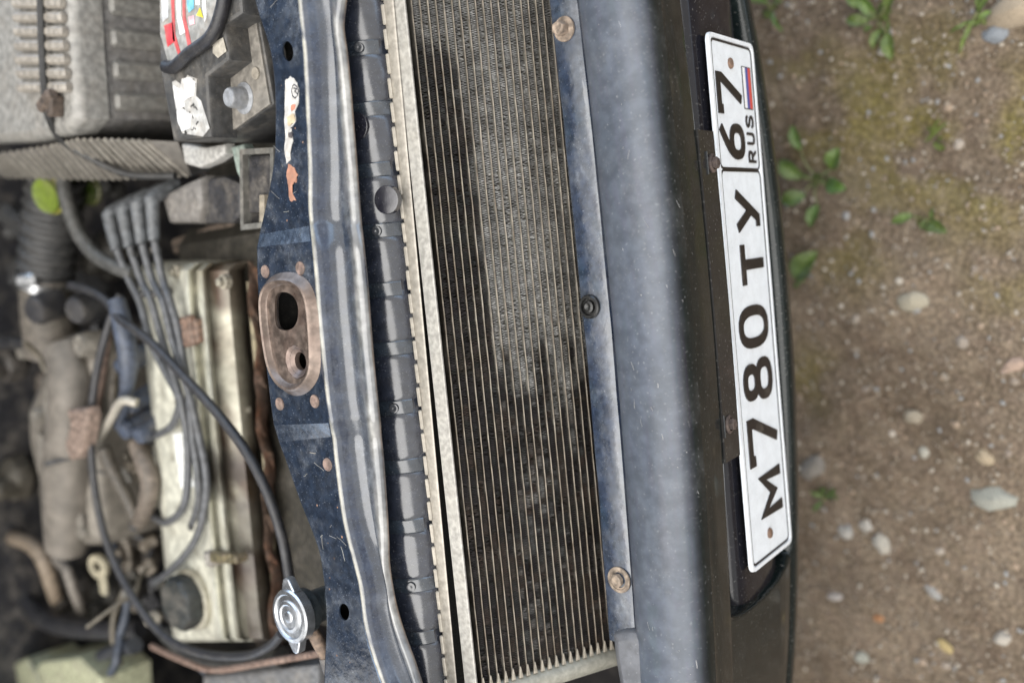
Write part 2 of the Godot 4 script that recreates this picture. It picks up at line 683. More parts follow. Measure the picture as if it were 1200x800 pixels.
func build_ground() -> void:
	var b := MB.new()
	var xs := [-60.0, -20.0, -6.0, -2.0, -1.0, -0.4]
	for i in 75:
		xs.append(-0.3 + i * 0.012)
	xs.append_array([0.8, 1.2, 2.0, 6.0, 20.0, 60.0])
	var zs := [-60.0, -20.0, -6.0, -2.2, -1.4]
	for i in 121:
		zs.append(-0.7 + i * 0.0125)
	zs.append_array([1.2, 2.2, 6.0, 20.0, 60.0])
	var rows := []
	var cols := []
	for z in zs:
		var row := PackedVector3Array()
		var col := PackedColorArray()
		for x in xs:
			row.append(Vector3(x, ground_height(x, z), z))
			var k := nn(x * 5.0, 9.0, z * 5.0) * 0.7 + nn(x * 30.0, 8.0, z * 30.0) * 0.3
			var c := Color(0.105, 0.079, 0.057).lerp(Color(0.235, 0.185, 0.138), k)
			c = c.lerp(Color(0.155, 0.135, 0.03), moss(x, z) * 0.72)
			col.append(c)
		rows.append(row)
		cols.append(col)
	b.grid(rows, false, cols, Vector3(0, -99, 0))
	var g := part(null, "ground", b.mesh(180.0), M.dirt)
	tag(g, "brown dirt ground with grit, moss and small stones", "", "", "structure")
	# grit: nobody could count it
	var shapes := []
	for i in 6:
		shapes.append(pebble_mesh(i, Vector3(1, rng.randf_range(0.5, 0.8), rng.randf_range(0.65, 1.0))))
	var mm := MultiMesh.new()
	mm.transform_format = MultiMesh.TRANSFORM_3D
	mm.use_colors = true
	mm.mesh = shapes[0]
	mm.instance_count = 14000
	for i in mm.instance_count:
		var x := rng.randf_range(-0.35, 0.65)
		var z := rng.randf_range(-0.75, 0.85)
		var s := 0.001 + 0.003 * pow(rng.randf(), 3.0)
		mm.set_instance_transform(i, Transform3D(Basis.from_euler(Vector3(rng.randf() * 0.5, rng.randf() * TAU, rng.randf() * 0.5)).scaled(Vector3.ONE * s), Vector3(x, ground_height(x, z) + s * 0.15, z)))
		mm.set_instance_color(i, pebble_color())
	var mi := MultiMeshInstance3D.new()
	mi.name = "grit"
	mi.multimesh = mm
	mi.material_override = M.stone
	add_child(mi)
	tag(mi, "fine pale grit scattered all over the brown dirt", "", "", "stuff")
	var marks := PackedVector2Array([Vector2(-9, 0), Vector2(-0.18, 1), Vector2(-0.13, 2), Vector2(-0.085, 3), Vector2(-0.04, 4), Vector2(0.005, 5), Vector2(0.06, 6), Vector2(0.115, 7), Vector2(0.17, 8), Vector2(0.23, 9), Vector2(0.30, 10), Vector2(0.38, 11)])
	var beside := ["above the plate's end", "level with the small flag", "level with the digit 6", "level with the plate's dividing line", "level with the letter Y", "level with the letter T", "level with the digit 0", "level with the digit 8", "level with the first digit 7", "level with the letter M", "level with the plate's lower screw", "past the plate's end"]
	var used := {}
	for i in 250:
		var x := rng.randf_range(-0.14, 0.34)
		var z := rng.randf_range(-0.62, 0.72)
		if rng.randf() < 0.45 and z < 0.0:
			continue
		var s := 0.0028 + 0.0046 * pow(rng.randf(), 3.0)
		var row := 0
		for k in marks.size():
			if z * 0.93 > marks[k].x:
				row = k
		var tone: int = i % 24
		var c := tone_color(tone)
		var look := "reddish" if c.r > c.b * 1.8 else "grey" if c.b > c.r * 0.95 else "chalky" if c.r > 0.42 else "tan" if c.r > 0.31 else "brown"
		var label := "%s %s pebble %s, %s" % [look, "tiny" if s < 0.0042 else "small" if s < 0.006 else "round", "near the bumper" if x < 0.06 else "out on the dirt" if x < 0.18 else "far out on the dirt", beside[row]]
		if used.get(label, 0) > 0 and s < 0.006:
			continue
		used[label] = used.get(label, 0) + 1
		var o := part(null, "pebble", tinted(shapes[i % 6], tone), M.stone)
		o.transform = Transform3D(Basis.from_euler(Vector3(0, rng.randf() * TAU, 0)).scaled(Vector3.ONE * s), Vector3(x, ground_height(x, z) - s * 0.1, z))
		tag(o, label, "pebble", "small pebbles in the dirt")
	# stones one can point to: pixel-measured places, length, width, turn, colour
	var st := [
		[Vector3(-0.0038, 0, 0.1069), 0.021, 0.014, 0.15, Color(0.50, 0.45, 0.34), "smooth oval cream stone standing alone on the dirt beside plantain leaves"],
		[Vector3(0.0801, 0, 0.3667), 0.030, 0.018, 0.1, Color(0.42, 0.42, 0.36), "largest flat grey-green stone on the dirt"],
		[Vector3(-0.1636, 0, 0.3405), 0.022, 0.014, 0.6, Color(0.27, 0.24, 0.21), "dull brown-grey stone close to the bumper edge"],
		[Vector3(-0.0721, 0, 0.4412), 0.012, 0.016, 0.3, Color(0.52, 0.48, 0.41), "pale upright stone, lowest of the three stones clustered near the bumper"],
		[Vector3(-0.0911, 0, 0.4188), 0.011, 0.009, 0.5, Color(0.56, 0.52, 0.46), "whitish small stone, outermost of three clustered stones"],
		[Vector3(-0.1219, 0, 0.4318), 0.010, 0.011, 0.2, Color(0.50, 0.47, 0.42), "whitish round stone nearest the bumper of three clustered stones"],
		[Vector3(-0.0176, 0, 0.2627), 0.012, 0.010, -0.3, Color(0.42, 0.36, 0.27), "tan broken stone amid the grit, left of a pale round one"],
		[Vector3(-0.0072, 0, 0.311), 0.009, 0.009, 0.3, Color(0.52, 0.50, 0.42), "pale round stone amid bare dirt"],
		[Vector3(0.0718, 0, 0.3124), 0.014, 0.010, -0.6, Color(0.50, 0.40, 0.27), "sandy yellow angular stone near the large flat stone"],
		[Vector3(0.1123, 0, 0.1939), 0.016, 0.009, 0.5, Color(0.50, 0.36, 0.28), "pink-tan long stone at the far edge of the dirt"],
		[Vector3(0.1156, 0, -0.2132), 0.015, 0.011, 0.2, Color(0.30, 0.33, 0.36), "blue-grey angular stone beside the pale slab"],
		[Vector3(0.142, 0, -0.2357), 0.036, 0.022, 0.2, Color(0.45, 0.36, 0.26), "large pale tan slab of stone half out of view"],
		[Vector3(-0.0216, 0, -0.2211), 0.007, 0.007, 0.0, Color(0.58, 0.53, 0.46), "white pebble at the foot of the bright green weed"],
		[Vector3(0.0073, 0, 0.5738), 0.013, 0.007, -0.6, Color(0.52, 0.40, 0.18), "ochre yellow stone on the sparse dirt"],
		[Vector3(-0.0809, 0, 0.549), 0.008, 0.007, 0.0, Color(0.45, 0.22, 0.10), "small orange brick-coloured stone in the dirt"],
		[Vector3(-0.0062, 0, 0.5023), 0.013, 0.007, -0.8, Color(0.40, 0.39, 0.37), "grey slanting splinter of stone"],
		[Vector3(0.0798, 0, 0.5525), 0.012, 0.009, 0.5, Color(0.55, 0.50, 0.43), "pale stone at the outer edge, farthest from the bumper"],
		[Vector3(0.0546, 0, 0.1626), 0.008, 0.009, 0.1, Color(0.40, 0.34, 0.28), "brown rounded stone in mid dirt"],
		[Vector3(-0.1432, 0, 0.5274), 0.011, 0.006, 0.0, Color(0.48, 0.44, 0.40), "slim whitish stone lying close to the bumper corner"],
		[Vector3(-0.1114, 0, 0.6118), 0.012, 0.010, 0.4, Color(0.40, 0.40, 0.34), "grey-green stone close to the bumper corner"],
	]
	for i in st.size():
		var s: Array = st[i]
		var o := part(null, "stone", pebble_mesh(20 + i, Vector3(s[1], s[2] * 0.75, s[2]), s[4] * 0.72), M.stone)
		o.rotation.y = s[3]
		o.position = Vector3(s[0].x, ground_height(s[0].x, s[0].z) - s[2] * 0.05, s[0].z)
		tag(o, s[5], "stone")


func pebble_color() -> Color:
	var k := rng.randf()
	var c := Color(0.23, 0.185, 0.14).lerp(Color(0.52, 0.47, 0.39), k * k * k)
	if rng.randf() < 0.12:
		c = Color(0.34, 0.255, 0.185)
	elif rng.randf() < 0.12:
		c = Color(0.285, 0.285, 0.28)
	return c


func tone_color(i: int) -> Color:
	if i % 8 == 5:
		return Color(0.34, 0.255, 0.185)
	if i % 8 == 2:
		return Color(0.285, 0.285, 0.28)
	return Color(0.25, 0.205, 0.165).lerp(Color(0.52, 0.47, 0.40), pow(i / 24.0, 2.5))


var tint_cache := {}


func tinted(m: ArrayMesh, i: int) -> ArrayMesh:      # a few tones of each shape
	var key := [m, i]
	if not tint_cache.has(key):
		var a := m.surface_get_arrays(0)
		var col: PackedColorArray = a[Mesh.ARRAY_COLOR]
		col.fill(tone_color(i))
		a[Mesh.ARRAY_COLOR] = col
		var t := ArrayMesh.new()
		t.add_surface_from_arrays(Mesh.PRIMITIVE_TRIANGLES, a)
		tint_cache[key] = t
	return tint_cache[key]


func trace(line: PackedVector2Array, s: float) -> Vector2:      # the point a share s along a line
	var total := 0.0
	for i in line.size() - 1:
		total += line[i].distance_to(line[i + 1])
	var left := s * total
	for i in line.size() - 1:
		var d := line[i].distance_to(line[i + 1])
		if left <= d or i == line.size() - 2:
			return line[i].lerp(line[i + 1], clampf(left / d, 0.0, 1.0))
		left -= d
	return line[-1]


func pebble_mesh(seed_: int, size: Vector3, c := Color.WHITE) -> ArrayMesh:
	var b := MB.new()
	b.tint = c
	var rows := []
	for i in 7:
		var row := PackedVector3Array()
		var th := PI * i / 6.0
		for k in 10:
			var a := TAU * k / 10
			var d := Vector3(sin(th) * cos(a), cos(th), sin(th) * sin(a))
			var r := 0.75 + 0.5 * nn(d.x * 0.9 + seed_ * 7.3, d.y * 0.9, d.z * 0.9)
			row.append(d * r * size)
		rows.append(row)
	b.grid(rows, true)
	return b.mesh(50.0)


# ---------------------------------------------------------------- car body: the frame round the radiator
func build_car_body() -> void:
	var t := thing("car", "dark navy car front with its engine bay open, steel crossmember over the radiator", "car", Vector3(-0.3, 0, 0.06))
	var back := PackedVector3Array([Vector3(-0.2289, 0.8, -0.4738), Vector3(-0.2399, 0.8, -0.4162), Vector3(-0.251, 0.8, -0.3585), Vector3(-0.2594, 0.8, -0.314), Vector3(-0.2638, 0.8, -0.2905), Vector3(-0.2655, 0.8, -0.2801), Vector3(-0.2668, 0.8, -0.272), Vector3(-0.2685, 0.8, -0.2634), Vector3(-0.2698, 0.8, -0.2571), Vector3(-0.2699, 0.8, -0.2505), Vector3(-0.2684, 0.8, -0.2427), Vector3(-0.2657, 0.8, -0.2347), Vector3(-0.2631, 0.8, -0.2266), Vector3(-0.2606, 0.8, -0.2189), Vector3(-0.2581, 0.8, -0.2113), Vector3(-0.2563, 0.8, -0.2029), Vector3(-0.2554, 0.8, -0.1937), Vector3(-0.2553, 0.8, -0.1837), Vector3(-0.2558, 0.8, -0.1731), Vector3(-0.2572, 0.8, -0.1611), Vector3(-0.2594, 0.8, -0.1485), Vector3(-0.2618, 0.8, -0.1366), Vector3(-0.2642, 0.8, -0.1264), Vector3(-0.2668, 0.8, -0.117), Vector3(-0.2702, 0.8, -0.1076), Vector3(-0.2745, 0.8, -0.0981), Vector3(-0.2795, 0.8, -0.0886), Vector3(-0.2851, 0.8, -0.0787), Vector3(-0.2915, 0.8, -0.068), Vector3(-0.2984, 0.8, -0.0568), Vector3(-0.3053, 0.8, -0.0456), Vector3(-0.3031, 0.806, -0.0339), Vector3(-0.3048, 0.806, -0.0235), Vector3(-0.3066, 0.806, -0.0131), Vector3(-0.3081, 0.806, -0.0026), Vector3(-0.3092, 0.806, 0.0076), Vector3(-0.31, 0.806, 0.0179), Vector3(-0.3105, 0.806, 0.0291), Vector3(-0.3107, 0.806, 0.0419), Vector3(-0.3106, 0.806, 0.0555), Vector3(-0.3105, 0.806, 0.0692), Vector3(-0.3105, 0.806, 0.0833), Vector3(-0.3105, 0.806, 0.0974), Vector3(-0.3104, 0.806, 0.1096), Vector3(-0.3102, 0.806, 0.1185), Vector3(-0.3098, 0.806, 0.1254), Vector3(-0.3095, 0.806, 0.1323), Vector3(-0.3133, 0.8, 0.1499), Vector3(-0.3104, 0.8, 0.1566), Vector3(-0.3075, 0.8, 0.1633), Vector3(-0.304, 0.8, 0.1716), Vector3(-0.2995, 0.8, 0.1828), Vector3(-0.2945, 0.8, 0.1955), Vector3(-0.2896, 0.8, 0.2073), Vector3(-0.2849, 0.8, 0.2173), Vector3(-0.2803, 0.8, 0.2263), Vector3(-0.2765, 0.8, 0.2345), Vector3(-0.2736, 0.8, 0.2411), Vector3(-0.2714, 0.8, 0.2468), Vector3(-0.2698, 0.8, 0.254), Vector3(-0.2687, 0.8, 0.2638), Vector3(-0.2681, 0.8, 0.275), Vector3(-0.2681, 0.8, 0.2863), Vector3(-0.2686, 0.8, 0.2972), Vector3(-0.2698, 0.8, 0.3083), Vector3(-0.2716, 0.8, 0.3195), Vector3(-0.2742, 0.8, 0.3312), Vector3(-0.2775, 0.8, 0.3431), Vector3(-0.2804, 0.8, 0.3541), Vector3(-0.2823, 0.8, 0.3618), Vector3(-0.2839, 0.8, 0.3685), Vector3(-0.2865, 0.8, 0.3803), Vector3(-0.2898, 0.8, 0.3949), Vector3(-0.2942, 0.8, 0.4146), Vector3(-0.3022, 0.8, 0.4517), Vector3(-0.316, 0.8, 0.5162), Vector3(-0.3335, 0.8, 0.5982), Vector3(-0.351, 0.8, 0.6802)])
	var crease := PackedVector3Array([Vector3(-0.1714, 0.8, -0.4502), Vector3(-0.1804, 0.8, -0.3946), Vector3(-0.1894, 0.8, -0.3389), Vector3(-0.1963, 0.8, -0.296), Vector3(-0.1999, 0.8, -0.2734), Vector3(-0.2016, 0.8, -0.2634), Vector3(-0.2028, 0.8, -0.2557), Vector3(-0.204, 0.8, -0.2474), Vector3(-0.2049, 0.8, -0.2413), Vector3(-0.2055, 0.8, -0.2351), Vector3(-0.2058, 0.8, -0.2281), Vector3(-0.2059, 0.8, -0.221), Vector3(-0.2059, 0.8, -0.2139), Vector3(-0.206, 0.8, -0.2071), Vector3(-0.2061, 0.8, -0.2002), Vector3(-0.2064, 0.8, -0.1926), Vector3(-0.2071, 0.8, -0.184), Vector3(-0.2082, 0.8, -0.1746), Vector3(-0.2093, 0.8, -0.1645), Vector3(-0.2106, 0.8, -0.1532), Vector3(-0.2121, 0.8, -0.1411), Vector3(-0.2136, 0.8, -0.129), Vector3(-0.215, 0.8, -0.1168), Vector3(-0.2164, 0.8, -0.1045), Vector3(-0.2179, 0.8, -0.0931), Vector3(-0.2198, 0.8, -0.0825), Vector3(-0.2218, 0.8, -0.0727), Vector3(-0.2233, 0.8, -0.0642), Vector3(-0.2239, 0.8, -0.0575), Vector3(-0.224, 0.8, -0.052), Vector3(-0.2242, 0.8, -0.0465), Vector3(-0.2165, 0.806, -0.0327), Vector3(-0.2171, 0.806, -0.0207), Vector3(-0.2176, 0.806, -0.0086), Vector3(-0.2182, 0.806, 0.0028), Vector3(-0.2189, 0.806, 0.0128), Vector3(-0.2196, 0.806, 0.0222), Vector3(-0.2201, 0.806, 0.0325), Vector3(-0.2205, 0.806, 0.0445), Vector3(-0.2207, 0.806, 0.0573), Vector3(-0.221, 0.806, 0.0701), Vector3(-0.2214, 0.806, 0.0834), Vector3(-0.2217, 0.806, 0.0967), Vector3(-0.2219, 0.806, 0.108), Vector3(-0.2216, 0.806, 0.1159), Vector3(-0.2211, 0.806, 0.1218), Vector3(-0.2206, 0.806, 0.1277), Vector3(-0.227, 0.8, 0.1414), Vector3(-0.2271, 0.8, 0.1478), Vector3(-0.2273, 0.8, 0.1543), Vector3(-0.2273, 0.8, 0.163), Vector3(-0.2272, 0.8, 0.1763), Vector3(-0.2269, 0.8, 0.1919), Vector3(-0.2264, 0.8, 0.2057), Vector3(-0.2255, 0.8, 0.216), Vector3(-0.2242, 0.8, 0.2245), Vector3(-0.2228, 0.8, 0.2326), Vector3(-0.221, 0.8, 0.2405), Vector3(-0.219, 0.8, 0.248), Vector3(-0.2172, 0.8, 0.2554), Vector3(-0.2155, 0.8, 0.2629), Vector3(-0.2139, 0.8, 0.2703), Vector3(-0.2129, 0.8, 0.2783), Vector3(-0.2127, 0.8, 0.2871), Vector3(-0.2131, 0.8, 0.2963), Vector3(-0.2128, 0.8, 0.3057), Vector3(-0.2115, 0.8, 0.315), Vector3(-0.2095, 0.8, 0.3244), Vector3(-0.2071, 0.8, 0.3338), Vector3(-0.2044, 0.8, 0.3419), Vector3(-0.2012, 0.8, 0.3501), Vector3(-0.1967, 0.8, 0.3615), Vector3(-0.1896, 0.8, 0.3737), Vector3(-0.1813, 0.8, 0.3891), Vector3(-0.1744, 0.8, 0.4189), Vector3(-0.1706, 0.8, 0.4716), Vector3(-0.1683, 0.8, 0.5387), Vector3(-0.166, 0.8, 0.6058)])
	var front := PackedVector3Array([Vector3(-0.1414, 0.7775, -0.445), Vector3(-0.1496, 0.7775, -0.3893), Vector3(-0.1577, 0.7775, -0.3336), Vector3(-0.1643, 0.7775, -0.2907), Vector3(-0.1685, 0.7775, -0.2683), Vector3(-0.1713, 0.7775, -0.2587), Vector3(-0.1735, 0.7775, -0.2513), Vector3(-0.1753, 0.7775, -0.2432), Vector3(-0.1766, 0.7775, -0.2372), Vector3(-0.1781, 0.7775, -0.2313), Vector3(-0.1806, 0.7775, -0.2248), Vector3(-0.1832, 0.7775, -0.2183), Vector3(-0.1851, 0.7775, -0.2116), Vector3(-0.1853, 0.7775, -0.2047), Vector3(-0.1848, 0.7775, -0.1977), Vector3(-0.1843, 0.7775, -0.1899), Vector3(-0.1843, 0.7775, -0.1812), Vector3(-0.1845, 0.7775, -0.1716), Vector3(-0.1848, 0.7775, -0.1613), Vector3(-0.1852, 0.7775, -0.1498), Vector3(-0.1859, 0.7775, -0.1376), Vector3(-0.1865, 0.7775, -0.1254), Vector3(-0.187, 0.7775, -0.113), Vector3(-0.1876, 0.7775, -0.1007), Vector3(-0.1882, 0.7775, -0.0891), Vector3(-0.1888, 0.7775, -0.0785), Vector3(-0.1893, 0.7775, -0.0686), Vector3(-0.1898, 0.7775, -0.0599), Vector3(-0.1901, 0.7775, -0.0532), Vector3(-0.1903, 0.7775, -0.0477), Vector3(-0.1905, 0.7775, -0.0423), Vector3(-0.1834, 0.7835, -0.0287), Vector3(-0.1835, 0.7835, -0.0167), Vector3(-0.1836, 0.7835, -0.0047), Vector3(-0.1838, 0.7835, 0.0067), Vector3(-0.1842, 0.7835, 0.0167), Vector3(-0.1848, 0.7835, 0.026), Vector3(-0.1854, 0.7835, 0.0362), Vector3(-0.186, 0.7835, 0.0481), Vector3(-0.1866, 0.7835, 0.0608), Vector3(-0.1871, 0.7835, 0.0735), Vector3(-0.1875, 0.7835, 0.0867), Vector3(-0.1877, 0.7835, 0.0999), Vector3(-0.1878, 0.7835, 0.1112), Vector3(-0.1878, 0.7835, 0.1191), Vector3(-0.1877, 0.7835, 0.1249), Vector3(-0.1876, 0.7835, 0.1308), Vector3(-0.1957, 0.7775, 0.1445), Vector3(-0.1957, 0.7775, 0.1509), Vector3(-0.1956, 0.7775, 0.1573), Vector3(-0.1958, 0.7775, 0.166), Vector3(-0.1965, 0.7775, 0.1793), Vector3(-0.1974, 0.7775, 0.1949), Vector3(-0.1983, 0.7775, 0.2088), Vector3(-0.199, 0.7775, 0.2193), Vector3(-0.1997, 0.7775, 0.228), Vector3(-0.2005, 0.7775, 0.2364), Vector3(-0.2015, 0.7775, 0.2446), Vector3(-0.2026, 0.7775, 0.2524), Vector3(-0.2033, 0.7775, 0.2602), Vector3(-0.2034, 0.7775, 0.2681), Vector3(-0.2031, 0.7775, 0.2759), Vector3(-0.2025, 0.7775, 0.2838), Vector3(-0.2016, 0.7775, 0.292), Vector3(-0.2003, 0.7775, 0.3002), Vector3(-0.1984, 0.7775, 0.3085), Vector3(-0.196, 0.7775, 0.3165), Vector3(-0.1931, 0.7775, 0.3246), Vector3(-0.1898, 0.7775, 0.3331), Vector3(-0.1864, 0.7775, 0.3413), Vector3(-0.1828, 0.7775, 0.35), Vector3(-0.1787, 0.7775, 0.3625), Vector3(-0.174, 0.7775, 0.3766), Vector3(-0.1689, 0.7775, 0.3945), Vector3(-0.1642, 0.7775, 0.4262), Vector3(-0.1603, 0.7775, 0.4796), Vector3(-0.1567, 0.7775, 0.5469), Vector3(-0.153, 0.7775, 0.6142)])
	var n := back.size()
	var split := [30, 31, 46, 47]      # station numbers where the raised middle begins and ends
	var navy := Color(0.016, 0.024, 0.040)
	var cream := Color(0.36, 0.34, 0.27)
	var b := MB.new()
	b.tint = navy
	var holes := [PackedVector2Array([Vector2(-0.2232, -0.1961), Vector2(-0.2237, -0.1932), Vector2(-0.2251, -0.1909), Vector2(-0.2272, -0.1894), Vector2(-0.2297, -0.1888), Vector2(-0.2324, -0.1894), Vector2(-0.2349, -0.1909), Vector2(-0.2369, -0.1933), Vector2(-0.2382, -0.1962), Vector2(-0.2386, -0.1993), Vector2(-0.2381, -0.2022), Vector2(-0.2367, -0.2045), Vector2(-0.2346, -0.206), Vector2(-0.232, -0.2065), Vector2(-0.2293, -0.2059), Vector2(-0.2269, -0.2044), Vector2(-0.2249, -0.202), Vector2(-0.2236, -0.1991)]), PackedVector2Array([Vector2(-0.235, 0.303), Vector2(-0.2356, 0.3058), Vector2(-0.2369, 0.3084), Vector2(-0.239, 0.3105), Vector2(-0.2414, 0.3119), Vector2(-0.2441, 0.3123), Vector2(-0.2465, 0.3118), Vector2(-0.2485, 0.3103), Vector2(-0.2498, 0.3081), Vector2(-0.2502, 0.3054), Vector2(-0.2496, 0.3026), Vector2(-0.2483, 0.2999), Vector2(-0.2462, 0.2978), Vector2(-0.2437, 0.2965), Vector2(-0.2411, 0.2961), Vector2(-0.2386, 0.2966), Vector2(-0.2367, 0.2981), Vector2(-0.2354, 0.3003)])]
	var pan_out := smooth_ring(PackedVector2Array([Vector2(-0.255, -0.0048), Vector2(-0.2418, -0.0017), Vector2(-0.2309, 0.0058), Vector2(-0.2258, 0.0173), Vector2(-0.2257, 0.0368), Vector2(-0.228, 0.0624), Vector2(-0.2311, 0.0791), Vector2(-0.2392, 0.0898), Vector2(-0.2533, 0.0984), Vector2(-0.269, 0.101), Vector2(-0.2839, 0.0972), Vector2(-0.2953, 0.0877), Vector2(-0.3018, 0.0733), Vector2(-0.3037, 0.0493), Vector2(-0.303, 0.0254), Vector2(-0.2998, 0.0097), Vector2(-0.2896, -0.0007), Vector2(-0.2729, -0.0052)]))
	var d_hole := smooth_ring(PackedVector2Array([Vector2(-0.2786, 0.01), Vector2(-0.2653, 0.0084), Vector2(-0.2532, 0.0121), Vector2(-0.2472, 0.0201), Vector2(-0.2478, 0.03), Vector2(-0.2535, 0.0397), Vector2(-0.2645, 0.044), Vector2(-0.2785, 0.0429), Vector2(-0.2841, 0.038), Vector2(-0.2826, 0.0239)]))
	var dimple := Vector3(-0.2596, 0.808, 0.0725)
	for k in 3:
		var i0: int = [0, split[1], split[3]][k]
		var i1: int = [split[0], split[2], n - 1][k]
		var outer := PackedVector2Array()
		for i in range(i0, i1 + 1):
			outer.append(Vector2(back[i].x + 0.002, back[i].z))
		for i in range(i1, i0 - 1, -1):
			outer.append(Vector2(crease[i].x - 0.0055, crease[i].z))
		var h: float = [0.8, 0.806, 0.8][k]
		var cut := [[holes[0]], [d_hole, ring(dimple.x, dimple.z, 0.012, 0.012)], [holes[1]]][k] as Array
		b.sheet(outer, cut, func(_q): return h, 0.0016)
	for k in 2:
		var rows := []
		for i in range(split[k * 2], split[k * 2 + 1] + 1):
			rows.append(PackedVector3Array([back[i] + Vector3(0.002, 0, 0), Vector3(crease[i].x - 0.0055, crease[i].y, crease[i].z)]))
		b.grid(rows, false, [], Vector3(0, -9, 0))
	# the edge at the back, turned down
	var rows := []
	for i in n:
		rows.append(PackedVector3Array([back[i] + Vector3(0.002, 0, 0), back[i] + Vector3(0.0004, -0.0005, 0), back[i] + Vector3(0, -0.002, 0), back[i] + Vector3(0.001, -0.014, 0)]))
	b.grid(rows, false, [], Vector3(0.6, 0.8, 0.06))
	# the fold and the dished front flange
	rows = []
	var cols := []
	for i in n:
		var c := crease[i]
		var e := front[i]
		var w := e.x - c.x
		var dz := e.z - c.z
		var r := PackedVector3Array()
		var cc := PackedColorArray()
		for q in [[-0.0055, 0.0, 0], [-0.0036, 0.0003, 2], [-0.0026, 0.0004, 1], [-0.0008, 0.0, 1], [0.0010, -0.0016, 2], [0.0026, -0.0056, 2], [0.0042, -0.0110, 2], [0.0062, -0.0158, 3], [0.0092, -0.0188, 3], [0.13 * w + 0.008, -0.0203, 3], [0.3 * w + 0.005, -0.0208, 3], [0.52 * w, -0.0209, 3], [0.64 * w, -0.0207, 4], [0.75 * w, -0.0204, 5], [0.84 * w, -0.0205, 6], [0.91 * w, -0.0212, 6], [0.965 * w, -0.0229, 6], [w, -0.0252, 6], [w + 0.0003, -0.0268, 7], [w - 0.001, -0.0285, 7]]:
			r.append(c + Vector3(q[0], q[1], dz * clampf(q[0] / w, 0, 1)))
			var worn := nn(c.z * 30.0, q[0] * 50.0, 4.0)
			var dusty := nn(c.z * 14.0, q[0] * 90.0, 14.0)
			var col := navy
			match q[2]:
				1: col = navy.lerp(cream, clampf(worn * 2.2 - 0.4, 0, 0.75))
				2: col = navy * 1.6
				4: col = navy.lerp(Color(0.2, 0.2, 0.19), dusty * 0.3)
				5: col = navy.lerp(Color(0.24, 0.235, 0.22), dusty * 0.75)
				6: col = navy.lerp(Color(0.3, 0.295, 0.28), clampf(dusty * 1.1, 0, 1))
				7: col = navy.lerp(Color(0.24, 0.17, 0.12), clampf(dusty * 1.3, 0, 1))
			cc.append(col)
		rows.append(r)
		cols.append(cc)
	b.grid(rows, false, cols, Vector3(-0.3, 0.6, 0.06))
	var cm := part(t, "crossmember", b.mesh(50.0), M.dirty_paint, "dirty navy pressed steel crossmember with worn cream fold")
	b = MB.new()
	b.tint = Color(0.01, 0.01, 0.011)  # dark channel added below so the holes look black
	rows = []
	for i in range(0, n, 3):
		rows.append(PackedVector3Array([back[i] + Vector3(0.004, -0.014, 0), back[i] + Vector3(0.012, -0.045, 0), Vector3(crease[i].x - 0.012, 0.755, crease[i].z), Vector3(crease[i].x - 0.004, 0.79, crease[i].z)]))
	b.grid(rows, false, [], Vector3(-0.27, 0.9, 0.06))
	part(cm, "added_dark_channel", b.mesh(), M.rubber)
	# rusty latch pan with its two holes
	b = MB.new()
	b.tint = Color(0.215, 0.165, 0.14)
	rows = []
	for q in [[-0.0012, 0.0], [0.0004, 0.0045], [0.0014, 0.0068], [0.0032, 0.0078], [0.005, 0.007], [0.0065, 0.0035], [0.0078, 0.002]]:
		var row := PackedVector3Array()
		for w in MB.inset(pan_out, q[0]):
			row.append(Vector3(w.x, 0.8063 + q[1], w.y))
		rows.append(row)
	b.grid(rows, true, [], Vector3(-0.27, 0.79, 0.06))
	b.sheet(MB.inset(pan_out, 0.0078), [d_hole, ring(dimple.x, dimple.z, 0.0155, 0.0155, 24)], func(_q): return 0.8083, 0.004)
	var pan := part(cm, "latch_pan", b.mesh(40.0), M.pan, "rusty oval latch pan with a large and a small hole")
	b = MB.new()
	b.tint = Color(0.23, 0.175, 0.15)
	b.lathe(PackedVector2Array([Vector2(0.0155, 0.002), Vector2(0.014, 0.0012), Vector2(0.0105, -0.0016), Vector2(0.0085, -0.003), Vector2(0.008, -0.0075)]), Vector3(dimple.x, 0.8063, dimple.z), Vector3.UP)
	part(cm, "dimple", b.mesh(), M.pan)
	for q in PackedVector3Array([Vector3(-0.2929, 0.806, -0.0111), Vector3(-0.2401, 0.806, -0.0106), Vector3(-0.2947, 0.806, 0.1117), Vector3(-0.2414, 0.806, 0.1083), Vector3(-0.2414, 0.8, 0.167)]):
		b = MB.new()
		b.tint = Color(0.22, 0.15, 0.125)
		b.lathe(PackedVector2Array([Vector2(0.0062, 0), Vector2(0.0058, 0.0009), Vector2(0.0042, 0.0006), Vector2(0.0036, 0.0003), Vector2(0.0016, 0.0004), Vector2(0, 0.0007)]), q + Vector3(0, 0.0003, 0), Vector3.UP, 16)
		part(cm, "spot_weld", b.mesh(), M.rust)
	# scratches and chips in the paint
	var pan_grown := MB.inset(pan_out, -0.014)
	b = MB.new()
	for k in 60:
		var i := rng.randi_range(4, n - 6)
		var fly := rng.randf_range(0.12, 0.9)
		var q := back[i].lerp(crease[i], fly)
		if (i >= split[0] - 1 and i <= split[1] + 1) or (i >= split[2] - 1 and i <= split[3] + 1) or Geometry2D.is_point_in_polygon(Vector2(q.x, q.z), pan_grown):
			continue
		if Geometry2D.is_point_in_polygon(Vector2(q.x, q.z), MB.inset(holes[0], -0.012)) or Geometry2D.is_point_in_polygon(Vector2(q.x, q.z), MB.inset(holes[1], -0.012)):
			continue
		b.tint = Color(0.16, 0.165, 0.17).lerp(Color(0.34, 0.33, 0.30), rng.randf())
		var turn := rng.randf() * TAU
		var len_ := rng.randf_range(0.002, 0.016)
		var pts := PackedVector2Array()
